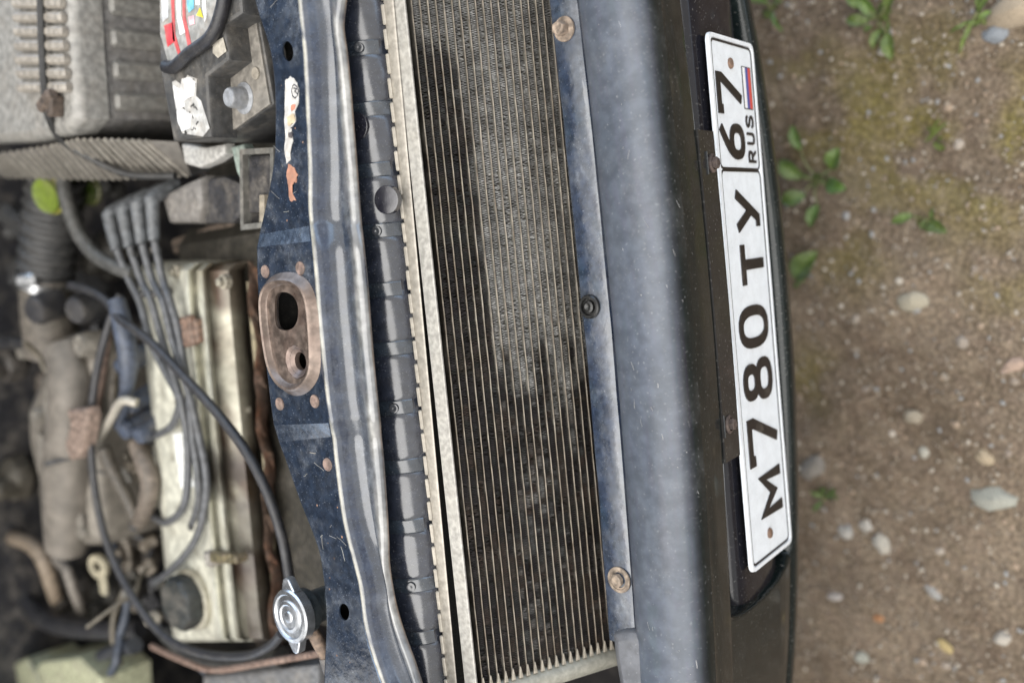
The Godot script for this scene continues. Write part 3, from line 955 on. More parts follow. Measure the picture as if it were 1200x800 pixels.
		for s in 4:
			pts.append(Vector2(q.x, q.z) + Vector2(s * len_ / 3.0, rng.randf_range(-0.0005, 0.0005)).rotated(turn))
		b.stroke(pts, rng.randf_range(0.0002, 0.0006), Vector3(0, q.y + 0.0001 + k * 0.000004, 0), Basis.IDENTITY, 0.0001)
	part(cm, "paint_scratches", b.mesh(0.0), M.print)
	b = MB.new()
	for k in 26:
		var i := rng.randi_range(2, n - 6)
		var q := back[i].lerp(crease[i], rng.randf_range(0.1, 0.9))
		if Geometry2D.is_point_in_polygon(Vector2(q.x, q.z), pan_grown) or Geometry2D.is_point_in_polygon(Vector2(q.x, q.z), MB.inset(holes[0], -0.003)) or Geometry2D.is_point_in_polygon(Vector2(q.x, q.z), MB.inset(holes[1], -0.003)):
			continue
		b.tint = Color(0.26, 0.13, 0.075)
		b.lathe(PackedVector2Array([Vector2(rng.randf_range(0.0004, 0.0013), 0), Vector2(0.0003, 0.0003), Vector2(0, 0.0003)]), q, Vector3.UP, 7, 0.25, 3)
	part(cm, "rust_specks", b.mesh(), M.rust)
	# remains of a paper label
	var bits := [
		[PackedVector2Array([Vector2(-0.2391, -0.1744), Vector2(-0.2314, -0.1759), Vector2(-0.2237, -0.1715), Vector2(-0.2203, -0.1636), Vector2(-0.2239, -0.1511), Vector2(-0.2297, -0.1463), Vector2(-0.2302, -0.1375), Vector2(-0.2387, -0.1315), Vector2(-0.2368, -0.1223), Vector2(-0.2421, -0.1142), Vector2(-0.2436, -0.1062), Vector2(-0.2505, -0.1034), Vector2(-0.2519, -0.1156), Vector2(-0.2469, -0.1283), Vector2(-0.2468, -0.1417), Vector2(-0.2425, -0.1573)]), Color(0.52, 0.505, 0.475)],
		[PackedVector2Array([Vector2(-0.248, -0.103), Vector2(-0.24, -0.099), Vector2(-0.2364, -0.0918), Vector2(-0.2401, -0.0855), Vector2(-0.2453, -0.0847), Vector2(-0.247, -0.0758), Vector2(-0.2429, -0.0709), Vector2(-0.2518, -0.0703), Vector2(-0.252, -0.0825), Vector2(-0.2525, -0.0931)]), Color(0.36, 0.17, 0.11)],
		[PackedVector2Array([Vector2(-0.2418, -0.1438), Vector2(-0.2305, -0.1442), Vector2(-0.2304, -0.1383), Vector2(-0.2386, -0.1344), Vector2(-0.2419, -0.1364)]), Color(0.52, 0.42, 0.28)],
		[PackedVector2Array([Vector2(-0.242, -0.1298), Vector2(-0.2358, -0.1295), Vector2(-0.238, -0.1247), Vector2(-0.2428, -0.1254)]), Color(0.03, 0.03, 0.04)],
		[PackedVector2Array([Vector2(-0.2341, -0.1514), Vector2(-0.2278, -0.1518), Vector2(-0.2299, -0.1477), Vector2(-0.2349, -0.1471)]), Color(0.5, 0.16, 0.1)],
	]
	for i in bits.size():
		b = MB.new()
		b.tint = bits[i][1]
		var paper := PackedVector2Array()
		var src: PackedVector2Array = bits[i][0]
		for k in src.size():
			for s in 3:
				var q := src[k].lerp(src[(k + 1) % src.size()], s / 3.0)
				paper.append(q + Vector2(nn(q.x * 300.0, q.y * 300.0) - 0.5, nn(q.y * 300.0, q.x * 300.0, 5.0) - 0.5) * 0.0022)
		b.prism(paper, Vector3(0, 0.8 + (0.0001 if i < 2 else 0.0005), 0), 0.0004)
		part(cm, "torn_label", b.mesh(0.0), M.print, "torn scrap of white paper label" if i == 0 else "")
	# a printed ring and letters on the label
	b = MB.new()
	b.tint = Color(0.03, 0.03, 0.04)
	b.stroke(PackedVector2Array([Vector2(-0.2267, -0.1684), Vector2(-0.2234, -0.1664), Vector2(-0.2217, -0.1624), Vector2(-0.2237, -0.1584), Vector2(-0.2277, -0.1569), Vector2(-0.2308, -0.1597), Vector2(-0.2312, -0.1641), Vector2(-0.2293, -0.1674)]), 0.0011, Vector3(0, 0.8005, 0), Basis.IDENTITY, 0.0002, true)
	b.stroke(PackedVector2Array([Vector2(-0.2284, -0.1658), Vector2(-0.2238, -0.1642), Vector2(-0.2266, -0.1626), Vector2(-0.2235, -0.1598)]), 0.0011, Vector3(0, 0.80055, 0), Basis.IDENTITY, 0.0002)
	b.stroke(PackedVector2Array([Vector2(-0.2385, -0.1329), Vector2(-0.2334, -0.1336), Vector2(-0.2338, -0.1315)]), 0.001, Vector3(0, 0.8005, 0), Basis.IDENTITY, 0.0002)
	part(cm, "label_print", b.mesh(0.0), M.ink)
	# rust chip on the flange
	b = MB.new()
	b.tint = Color(0.36, 0.13, 0.06)
	var chip := PackedVector3Array([Vector3(-0.2298, 0.7945, 0.0114), Vector3(-0.2306, 0.793, 0.0183), Vector3(-0.2311, 0.7865, 0.0158), Vector3(-0.2285, 0.7815, 0.0134), Vector3(-0.223, 0.7795, 0.0092), Vector3(-0.229, 0.7835, 0.0101), Vector3(-0.2298, 0.7895, 0.0095)])
	var mid := (chip[0] + chip[3]) / 2.0
	var ci := b.p(mid + Vector3(0.0006, 0.0008, 0))
	var ids := []
	for q in chip:
		ids.append(b.p(q + Vector3(0.0005, 0.0006, 0)))
	for i in ids.size():
		b.tri(ci, ids[i], ids[(i + 1) % ids.size()])
	b.orient(0, Vector3(-0.3, 0.5, 0.06))
	part(cm, "rust_chip", b.mesh(), M.rust)
	# the ledge in front of the cooling cores
	b = MB.new()
	b.tint = navy * 1.5
	rows = []
	cols = []
	for i in 60:
		var z := -0.7 + i * 0.0188
		if z > 0.365:
			z = 0.365
		var bow := -0.05 * pow(z - 0.06, 2.0)
		var r := PackedVector3Array()
		var cc := PackedColorArray()
		for q in [[-0.079, 0.56, 0.0], [-0.0785, 0.612, 0.1], [-0.0775, 0.6185, 0.3], [-0.075, 0.62, 0.1], [-0.066, 0.6203, 0.12], [-0.058, 0.62, 0.3], [-0.051, 0.6195, 0.6], [-0.047, 0.6185, 0.45], [-0.0445, 0.612, 0.0]]:
			r.append(Vector3(q[0] + bow, q[1] + (nn(z * 9.0, q[0] * 60.0) - 0.5) * 0.0012, z))
			cc.append((navy * 1.6).lerp(Color(0.20, 0.205, 0.215), clampf(q[2] * (-0.35 + 1.25 * nn(z * 26.0, q[0] * 130.0, 2.0)), 0, 1)))
		rows.append(r)
		cols.append(cc)
		if z >= 0.365:
			break
	b.grid(rows, false, cols, Vector3(-0.06, 0.4, 0.06))
	var ledge := part(t, "front_ledge", b.mesh(50.0), M.dirty_paint, "dusty navy ledge strip with three fasteners")
	# hexagon bolt with washer, push clip, rusty washer bolt
	var w := Vector3(-0.0663, 0.62, -0.1981)
	b = MB.new()
	b.tint = Color(0.30, 0.235, 0.18)
	b.lathe(PackedVector2Array([Vector2(0.0112, 0), Vector2(0.011, 0.0016), Vector2(0.0075, 0.0022), Vector2(0.005, 0.0022)]), w + Vector3(0, 0.0003, 0), Vector3.UP, 24)
	b.lathe(PackedVector2Array([Vector2(0.0066, 0.002), Vector2(0.0066, 0.0105), Vector2(0.0056, 0.0118), Vector2(0, 0.0119)]), w, Vector3.UP, 6)
	part(ledge, "hex_bolt", b.mesh(30.0), M.rust, "rusty hexagon bolt on a washer")
	b = MB.new()
	b.tint = Color(0.012, 0.013, 0.015)
	w = Vector3(-0.0666, 0.62, 0.0497)
	b.lathe(PackedVector2Array([Vector2(0.0112, 0), Vector2(0.011, 0.0022), Vector2(0.0098, 0.0034), Vector2(0.0082, 0.0034), Vector2(0.0074, 0.0008), Vector2(0.0062, 0.0008), Vector2(0.0056, 0.0034), Vector2(0.0035, 0.004), Vector2(0.0014, 0.0034), Vector2(0, 0.002)]), w + Vector3(0, 0.0004, 0), Vector3.UP, 24)
	part(ledge, "push_clip", b.mesh(30.0), M.black, "round black plastic push clip")
	w = Vector3(-0.0625, 0.62, 0.3039)
	b = MB.new()
	b.tint = Color(0.29, 0.23, 0.175)
	b.lathe(PackedVector2Array([Vector2(0.0125, 0), Vector2(0.0122, 0.0012), Vector2(0.0095, 0.0016), Vector2(0.009, 0.0008), Vector2(0.0074, 0.0008)]), w + Vector3(0, 0.0004, 0), Vector3.UP, 24)
	b.lathe(PackedVector2Array([Vector2(0.0066, 0.0006), Vector2(0.0064, 0.004), Vector2(0.004, 0.0052), Vector2(0, 0.0046)]), w + Vector3(-0.001, 0, 0), Vector3(-0.12, 1, 0.1), 8)
	part(ledge, "washer_bolt", b.mesh(30.0), M.rust, "rusty bolt sunk in a wide washer")
	# dark surroundings of the bay
	b = MB.new()
	b.tint = Color(0.025, 0.027, 0.028)
	b.box(Vector3(-1.32, 0.62, 0.06), Vector3(0.05, 0.8, 1.7), 0.01)
	b.box(Vector3(-1.27, 0.86, 0.06), Vector3(0.1, 0.05, 1.7), 0.015)
	part(t, "firewall", b.mesh(), M.plastic)
	b = MB.new()
	b.tint = navy
	b.box(Vector3(-1.32 + 0.5 * 0.92 * cos(1.15), 0.97 + 0.5 * 0.92 * sin(1.15), 0.06), Vector3(0.92, 0.03, 1.42), 0.012, Basis(Vector3.BACK, 1.15))
	part(t, "open_bonnet", b.mesh(), M.dirty_paint)
	for s in [-1, 1]:
		b = MB.new()
		b.tint = navy
		b.box(Vector3(-0.72, 0.52, 0.06 + s * 0.76), Vector3(1.2, 0.56, 0.05), 0.01)
		b.box(Vector3(-0.72, 0.815, 0.06 + s * 0.8), Vector3(1.3, 0.04, 0.2), 0.015)
		part(t, "inner_wing", b.mesh(), M.dirty_paint)
	b = MB.new()
	b.tint = Color(0.02, 0.019, 0.018)
	b.box(Vector3(-0.76, 0.2, 0.06), Vector3(1.1, 0.03, 1.5))
	b.box(Vector3(-0.2, 0.34, 0.06), Vector3(0.07, 0.09, 1.1), 0.02)
	b.box(Vector3(-0.07, 0.47, 0.06), Vector3(0.035, 0.1, 1.1), 0.01)
	part(t, "splash_tray", b.mesh(), M.rubber)


# ---------------------------------------------------------------- bumper
func build_bumper() -> void:
	var t := thing("front_bumper", "glossy black plastic bumper with dusty sheen-painted grey top and a long number plate slot", "bumper", Vector3(0, 0.2, 0.06))
	var b := MB.new()
	# open profile (over the slot) and closed profile (past its end): x, y, and the z at which the slot ends there
	var prof := []
	var face := PackedVector2Array()
	for q in [[-0.043, 0.606], [-0.0425, 0.618], [-0.040, 0.6245], [-0.034, 0.6285], [-0.024, 0.6322], [-0.012, 0.6343], [0.0, 0.6345], [0.0105, 0.6325], [0.0188, 0.6284], [0.0245, 0.6225], [0.0278, 0.615], [0.0288, 0.606], [0.0265, 0.585], [0.0215, 0.5635], [0.0185, 0.5515]]:
		face.append(Vector2(q[0], q[1]))
	for i in face.size():
		for k in (4 if i < face.size() - 1 else 1):
			var q: Vector2 = face[i] if k == 0 else face[i].cubic_interpolate(face[i + 1], face[maxi(i - 1, 0)], face[mini(i + 2, face.size() - 1)], k / 4.0)
			prof.append([q.x, q.y, q.x, q.y, 9.0])
	var slot := PackedVector2Array([Vector2(0.0145, 0.5490), Vector2(-0.04, 0.551), Vector2(-0.060, 0.547), Vector2(-0.066, 0.537), Vector2(-0.066, 0.405), Vector2(-0.060, 0.392), Vector2(-0.03, 0.3845), Vector2(-0.0125, 0.3795)])
	var shut := PackedVector2Array([Vector2(0.0182, 0.5485), Vector2(0.0155, 0.52), Vector2(0.011, 0.475), Vector2(0.006, 0.42), Vector2(0.0015, 0.39), Vector2(-0.001, 0.3795)])
	var ends := PackedVector2Array([Vector2(0.4520, 0.3448), Vector2(0.4900, 0.3488), Vector2(0.5300, 0.3500), Vector2(0.5650, 0.3468), Vector2(0.5900, 0.3410), Vector2(0.6080, 0.3369), Vector2(0.6220, 0.3361)])
	for i in 40:
		var s := i / 39.0
		var a := trace(slot, s)
		var d := trace(shut, s)
		prof.append([a.x, a.y, d.x, d.y, along(ends, 1.0 - d.y)])
	for q in [[-0.0065, 0.3782], [-0.0025, 0.3758], [-0.0002, 0.3715], [-0.0002, 0.3655], [-0.004, 0.3535], [-0.015, 0.335], [-0.034, 0.305], [-0.062, 0.27], [-0.1, 0.24]]:
		prof.append([q[0], q[1], maxf(q[0], -0.0012 - (0.378 - q[1]) * 0.4) if q[1] > 0.37 else q[0], q[1], 9.0 if q[1] < 0.377 else along(ends, 0.622)])
	var zs := []
	for i in 46:
		zs.append(-0.72 + i * 0.0225)
	for i in 130:
		zs.append(0.306 + i * 0.00117)
	for i in 16:
		zs.append(0.46 + i * 0.0228)
	var rows := []
	var cols := []
	for z in zs:
		var r := PackedVector3Array()
		var cc := PackedColorArray()
		var dz: float = z - 0.06
		for q in prof:
			var closed := smoothstep(q[4] - 0.004, q[4] + 0.012, z)
			var y := lerpf(q[1], q[3], closed)
			var k := lerpf(0.19 if dz < 0.0 else 0.15, 0.085, clampf((y - 0.36) / 0.2, 0, 1))
			if y > 0.6:
				k = 0.07
			r.append(Vector3(lerpf(q[0], q[2], closed) - k * dz * dz - 0.25 * pow(maxf(absf(dz) - 0.36, 0), 2.0), y + 0.02 * dz * dz * (1.0 if y < 0.4 else 0.0), z))
			var c := Color(0.011, 0.012, 0.014)
			if y > 0.612:     # settled dust and painted sky sheen on the upward face
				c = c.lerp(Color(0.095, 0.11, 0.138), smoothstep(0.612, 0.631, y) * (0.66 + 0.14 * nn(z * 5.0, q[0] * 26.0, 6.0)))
			cc.append(c)
		rows.append(r)
		cols.append(cc)
	var cut := 0
	while prof[cut][1] > 0.604 or cut < 20:
		cut += 1
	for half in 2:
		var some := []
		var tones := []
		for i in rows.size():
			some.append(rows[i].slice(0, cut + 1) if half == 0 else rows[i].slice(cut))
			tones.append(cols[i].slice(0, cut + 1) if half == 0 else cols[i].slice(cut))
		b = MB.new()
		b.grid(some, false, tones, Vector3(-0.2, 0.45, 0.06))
		part(t, ["bumper_top", "bumper_face"][half], b.mesh(48.0), [M.bumper, M.bumper_gloss][half], ["satin grey top of the bumper, dusty and with painted sky sheen", "glossy black face with the number plate slot"][half])
	b = MB.new()
	for k in 90:
		var z := rng.randf_range(-0.3, 0.5)
		var e := rng.randi_range(14, 38)
		var q := trace(face, e / 56.0)
		var dz := z - 0.06
		b.tint = Color(0.17, 0.175, 0.18).lerp(Color(0.32, 0.32, 0.32), rng.randf())
		var pts := PackedVector2Array()
		var turn := rng.randf_range(0.9, 2.2)
		var len_ := 0.0006 + 0.009 * pow(rng.randf(), 3.0)
		for s in 3:
			pts.append(Vector2(s * len_ / 2.0, rng.randf_range(-0.0003, 0.0003)).rotated(turn))
		b.stroke(pts, rng.randf_range(0.00025, 0.0006), Vector3(q.x - 0.07 * dz * dz, q.y + 0.0002, z), Basis(Vector3.BACK, -0.9 * clampf((q.x + 0.0) / 0.03, -0.4, 1.0)), 0.0002)
	part(t, "scuff_marks", b.mesh(0.0), M.print)
	# the bar inside the slot that carries the plate
	b = MB.new()
	b.tint = Color(0.013, 0.014, 0.017)
	rows = []
	for z in [-0.42, -0.3, -0.2, -0.1, 0.0, 0.1, 0.2, 0.3, 0.36, 0.381, 0.385]:
		var r := PackedVector3Array()
		var dz: float = z - 0.06
		var s := 1.0 if z < 0.383 else 0.93
		for q in [[-0.062, 0.516], [-0.03, 0.5155], [-0.018, 0.5145], [-0.0105, 0.511], [-0.0058, 0.506], [-0.0034, 0.4995], [-0.003, 0.491], [-0.0062, 0.46], [-0.0105, 0.425], [-0.016, 0.406], [-0.062, 0.402]]:
			r.append(Vector3(-0.04 + (q[0] + 0.04) * s - 0.02 * dz * dz, 0.46 + (q[1] - 0.46) * s, z))
		rows.append(r)
	b.grid(rows, true, [], null, true)
	part(t, "carrier_bar", b.mesh(40.0), M.bumper_gloss)
	# bracket between upper lip and plate, with two bolts
	b = MB.new()
	b.tint = Color(0.02, 0.021, 0.022)
	rows = []
	for z in [Vector3(0.0174, 0.54, -0.0984).z, -0.02, 0.06, 0.14, Vector3(0.0162, 0.54, 0.2049).z]:
		var dz: float = z - 0.06
		var o := -0.07 * dz * dz
		rows.append(PackedVector3Array([Vector3(0.009 + o, 0.5512, z), Vector3(0.0188 + o, 0.5508, z), Vector3(0.0195 + o, 0.5495, z), Vector3(0.0142 + o, 0.5135, z), Vector3(0.0130 + o, 0.5118, z), Vector3(0.0105 + o, 0.5118, z), Vector3(0.0098 + o, 0.53, z)]))
	b.grid(rows, true, [], null, true)
	var br := part(t, "plate_bracket", b.mesh(30.0), M.bumper_gloss)
	for q in PackedVector3Array([Vector3(0.016, 0.5245, -0.0689), Vector3(0.0175, 0.536, 0.1712)]):
		b = MB.new()
		b.tint = Color(0.055, 0.042, 0.036)
		var ax := Vector3(0.99, -0.14, 0)
		q.x -= 0.001
		b.lathe(PackedVector2Array([Vector2(0.0088, -0.002), Vector2(0.0088, 0.0012), Vector2(0.0078, 0.0022), Vector2(0.006, 0.0024)]), q, ax, 20)
		b.lathe(PackedVector2Array([Vector2(0.0056, 0.002), Vector2(0.0055, 0.0055), Vector2(0.0045, 0.0064), Vector2(0, 0.0062)]), q, ax, 6)
		part(br, "bolt", b.mesh(30.0), M.rust, "brown rusty bolt in a square notch")
		b = MB.new()
		b.tint = Color(0.035, 0.037, 0.04)
		b.box(q + Vector3(0.0012, 0.0115, 0), Vector3(0.003, 0.0015, 0.021), 0.0004)
		part(br, "notch_rim", b.mesh(), M.black)
	# upturned end flange beside the ledge
	b = MB.new()
	b.tint = Color(0.12, 0.125, 0.135)  # paler than the bumper: its reflections are painted into the tint
	b.prism(PackedVector2Array([Vector2(-0.0736, 0.3551), Vector2(-0.0594, 0.3494), Vector2(-0.0334, 0.3457), Vector2(-0.0302, 0.3939), Vector2(-0.0333, 0.4592), Vector2(-0.0767, 0.4703), Vector2(-0.0711, 0.4024), Vector2(-0.0733, 0.3781)]), Vector3(0, 0.58, 0), 0.048, 0.009)
	part(t, "end_flange", b.mesh(50.0), M.bumper, "upturned flange at the bumper corner, reflections painted in as pale grey")


# ---------------------------------------------------------------- number plate
func build_plate() -> void:
	var v := Vector3(0.1162, 0.9932, 0).normalized()
	var u := Vector3(0, 0, -1)
	var n := u.cross(v)
	var bs := Basis(u, n, -v)      # x along the text, y outward, z down the plate
	var origin := Vector3(0.0022 - 0.112 * v.x, 0.497 - 0.112 * v.y, 0.3275)
	var t := thing("number_plate", "white number plate with black embossed characters and a small tricolour", "number plate", origin)
	# plate sheet: w runs down, so the plate lies between w = -0.112 and 0
	var outline := PackedVector2Array()
	var r0 := 0.009
	for c in [[0.521 - r0, -r0, 0.0], [r0, -r0, 0.5], [r0, -0.112 + r0, 1.0], [0.521 - r0, -0.112 + r0, 1.5]]:
		for i in 6:
			var a: float = PI * c[2] + PI * 0.5 * i / 5.0
			outline.append(Vector2(c[0] + r0 * cos(a), c[1] + r0 * sin(a)))
	var b := MB.new()
	b.tint = Color(0.76, 0.80, 0.84)
	b.prism(outline, origin, 0.0022, 0.0008, bs)
	var sheet_ := part(t, "plate_sheet", b.mesh(30.0), M.plate)
	# raised white rim and the black line inside it
	b = MB.new()
	b.tint = Color(0.76, 0.79, 0.82)
	b.stroke(MB.inset(outline, 0.0026), 0.0042, origin, bs, 0.0036, true)
	part(t, "raised_rim", b.mesh(30.0), M.plate)
	b = MB.new()
	b.tint = Color(0.016, 0.015, 0.014)
	var line := func(x0: float, x1: float) -> PackedVector2Array:
		var out := PackedVector2Array()
		for c in [[x1 - 0.006, -0.0125, 0.0], [x0 + 0.006, -0.0125, 0.5], [x0 + 0.006, -0.0995, 1.0], [x1 - 0.006, -0.0995, 1.5]]:
			for i in 5:
				var a: float = PI * c[2] + PI * 0.5 * i / 4.0
				out.append(Vector2(c[0] + 0.006 * cos(a), c[1] + 0.006 * sin(a)))
		return out
	b.stroke(line.call(0.0062, 0.3915), 0.0022, origin, bs, 0.0028, true)
	b.stroke(line.call(0.3935, 0.5148), 0.0022, origin, bs, 0.0029, true)
	part(t, "black_border_line", b.mesh(30.0), M.ink)
	# characters as bent strips: places in millimetres, w is height above the lower edge
	var glyph := func(called: String, x: float, y: float, wd: float, ht: float, strokes: Array, sw: float) -> void:
		var g := MB.new()
		g.tint = Color(0.016, 0.0145, 0.0125)
		for k in strokes.size():
			var pts := PackedVector2Array()
			var closed: bool = strokes[k][0] == "o"
			for q in strokes[k][1]:
				pts.append(Vector2((x + q.x * wd) / 1000.0, -(y + q.y * ht) / 1000.0))
			g.stroke(pts, sw / 1000.0, origin, bs, 0.0034 + k * 0.00006, closed)
		part(t, called, g.mesh(35.0), M.ink)
	var oval := func(cx: float, cy: float, rx: float, ry: float) -> PackedVector2Array:
		var out := PackedVector2Array()
		for i in 24:
			var a: float = TAU * i / 24.0
			out.append(Vector2(cx + rx * signf(cos(a)) * pow(absf(cos(a)), 0.8), cy + ry * signf(sin(a)) * pow(absf(sin(a)), 0.8)))
		return out
	var bezier := func(a: Vector2, c: Vector2, d: Vector2, e: Vector2) -> PackedVector2Array:
		var out := PackedVector2Array()
		for i in 9:
			out.append(a.bezier_interpolate(c, d, e, i / 8.0))
		return out
	var sw := 11.0
	var yl := 18.0
	var seven := [["-", PackedVector2Array([Vector2(0.03, 0.80), Vector2(0.03, 0.93), Vector2(0.9, 0.93), Vector2(0.9, 0.80), Vector2(0.36, 0.0)])]]
	glyph.call("letter_m", 43, yl, 46, 58, [["-", PackedVector2Array([Vector2(0.11, 0), Vector2(0.11, 0.84), Vector2(0.5, 0.34), Vector2(0.89, 0.84), Vector2(0.89, 0)])]], sw)
	glyph.call("digit_seven", 104, yl, 43, 76, seven, sw)
	glyph.call("digit_eight", 161, yl, 44, 76, [["o", oval.call(0.5, 0.285, 0.37, 0.215)], ["o", oval.call(0.5, 0.74, 0.30, 0.19)]], sw)
	glyph.call("digit_zero", 215, yl, 44, 76, [["o", oval.call(0.5, 0.5, 0.37, 0.43)]], sw)
	glyph.call("letter_t", 279, yl, 40, 58, [["-", PackedVector2Array([Vector2(0, 0.9), Vector2(1, 0.9)])], ["-", PackedVector2Array([Vector2(0.5, 0.82), Vector2(0.5, 0)])]], sw)
	glyph.call("letter_y", 331, yl, 42, 58, [["-", PackedVector2Array([Vector2(0.1, 1), Vector2(0.52, 0.38)])], ["-", PackedVector2Array([Vector2(0.9, 1), Vector2(0.34, 0.09), Vector2(0.12, 0.09)])]], sw - 1.0)
	var yr := 42.0
	var six_tail: PackedVector2Array = bezier.call(Vector2(0.86, 0.98), Vector2(0.5, 0.78), Vector2(0.12, 0.62), Vector2(0.13, 0.32))
	glyph.call("digit_six", 402, yr, 36, 58, [["o", oval.call(0.5, 0.31, 0.36, 0.24)], ["-", six_tail]], 9.5)
	glyph.call("digit_seven", 449, yr, 35, 58, seven, 9.5)
	var ys := 15.0
	glyph.call("letter_r", 400, ys, 12, 19, [["-", PackedVector2Array([Vector2(0.1, 0), Vector2(0.1, 0.93), Vector2(0.6, 0.93), Vector2(0.86, 0.85), Vector2(0.9, 0.7), Vector2(0.82, 0.55), Vector2(0.6, 0.47), Vector2(0.16, 0.47)])], ["-", PackedVector2Array([Vector2(0.5, 0.47), Vector2(0.92, 0)])]], 2.8)
	glyph.call("letter_u", 418, ys, 12, 19, [["-", PackedVector2Array([Vector2(0.1, 1), Vector2(0.1, 0.3), Vector2(0.2, 0.12), Vector2(0.5, 0.06), Vector2(0.8, 0.12), Vector2(0.9, 0.3), Vector2(0.9, 1)])]], 2.8)
	glyph.call("letter_s", 435, ys, 12, 19, [["-", PackedVector2Array([Vector2(0.92, 0.78), Vector2(0.8, 0.92), Vector2(0.5, 0.96), Vector2(0.2, 0.9), Vector2(0.1, 0.75), Vector2(0.2, 0.6), Vector2(0.5, 0.52), Vector2(0.82, 0.43), Vector2(0.93, 0.27), Vector2(0.82, 0.1), Vector2(0.5, 0.05), Vector2(0.2, 0.09), Vector2(0.06, 0.24)])]], 2.8)
	# tricolour
	var stripes := [Color(0.85, 0.85, 0.86), Color(0.06, 0.085, 0.30), Color(0.62, 0.075, 0.055)]
	for i in 3:
		b = MB.new()
		b.tint = stripes[i]
		b.box(origin + bs * Vector3(0.4745, 0.0024, -0.0335 + i * 0.0068 + 0.0034), Vector3(0.0405, 0.0012, 0.0067), 0.0, bs)
		part(t, "flag_stripe", b.mesh(0.0), M.plate)
	b = MB.new()
	b.tint = Color(0.03, 0.03, 0.03)
	b.stroke(PackedVector2Array([Vector2(0.4538, -0.034), Vector2(0.4952, -0.034), Vector2(0.4952, -0.0128), Vector2(0.4538, -0.0128)]), 0.0008, origin, bs, 0.0031, true)
	part(t, "flag_outline", b.mesh(0.0), M.ink)
	for q in [Vector2(0.0265, -0.058), Vector2(0.4955, -0.062)]:
		b = MB.new()
		b.tint = Color(0.26, 0.15, 0.095)
		b.lathe(PackedVector2Array([Vector2(0.0054, 0), Vector2(0.0053, 0.0016), Vector2(0.0045, 0.0024), Vector2(0, 0.0027)]), origin + bs * Vector3(q.x, 0.002, q.y), n, 16)
		part(t, "screw_head", b.mesh(), M.rust, "brown rusted screw head")


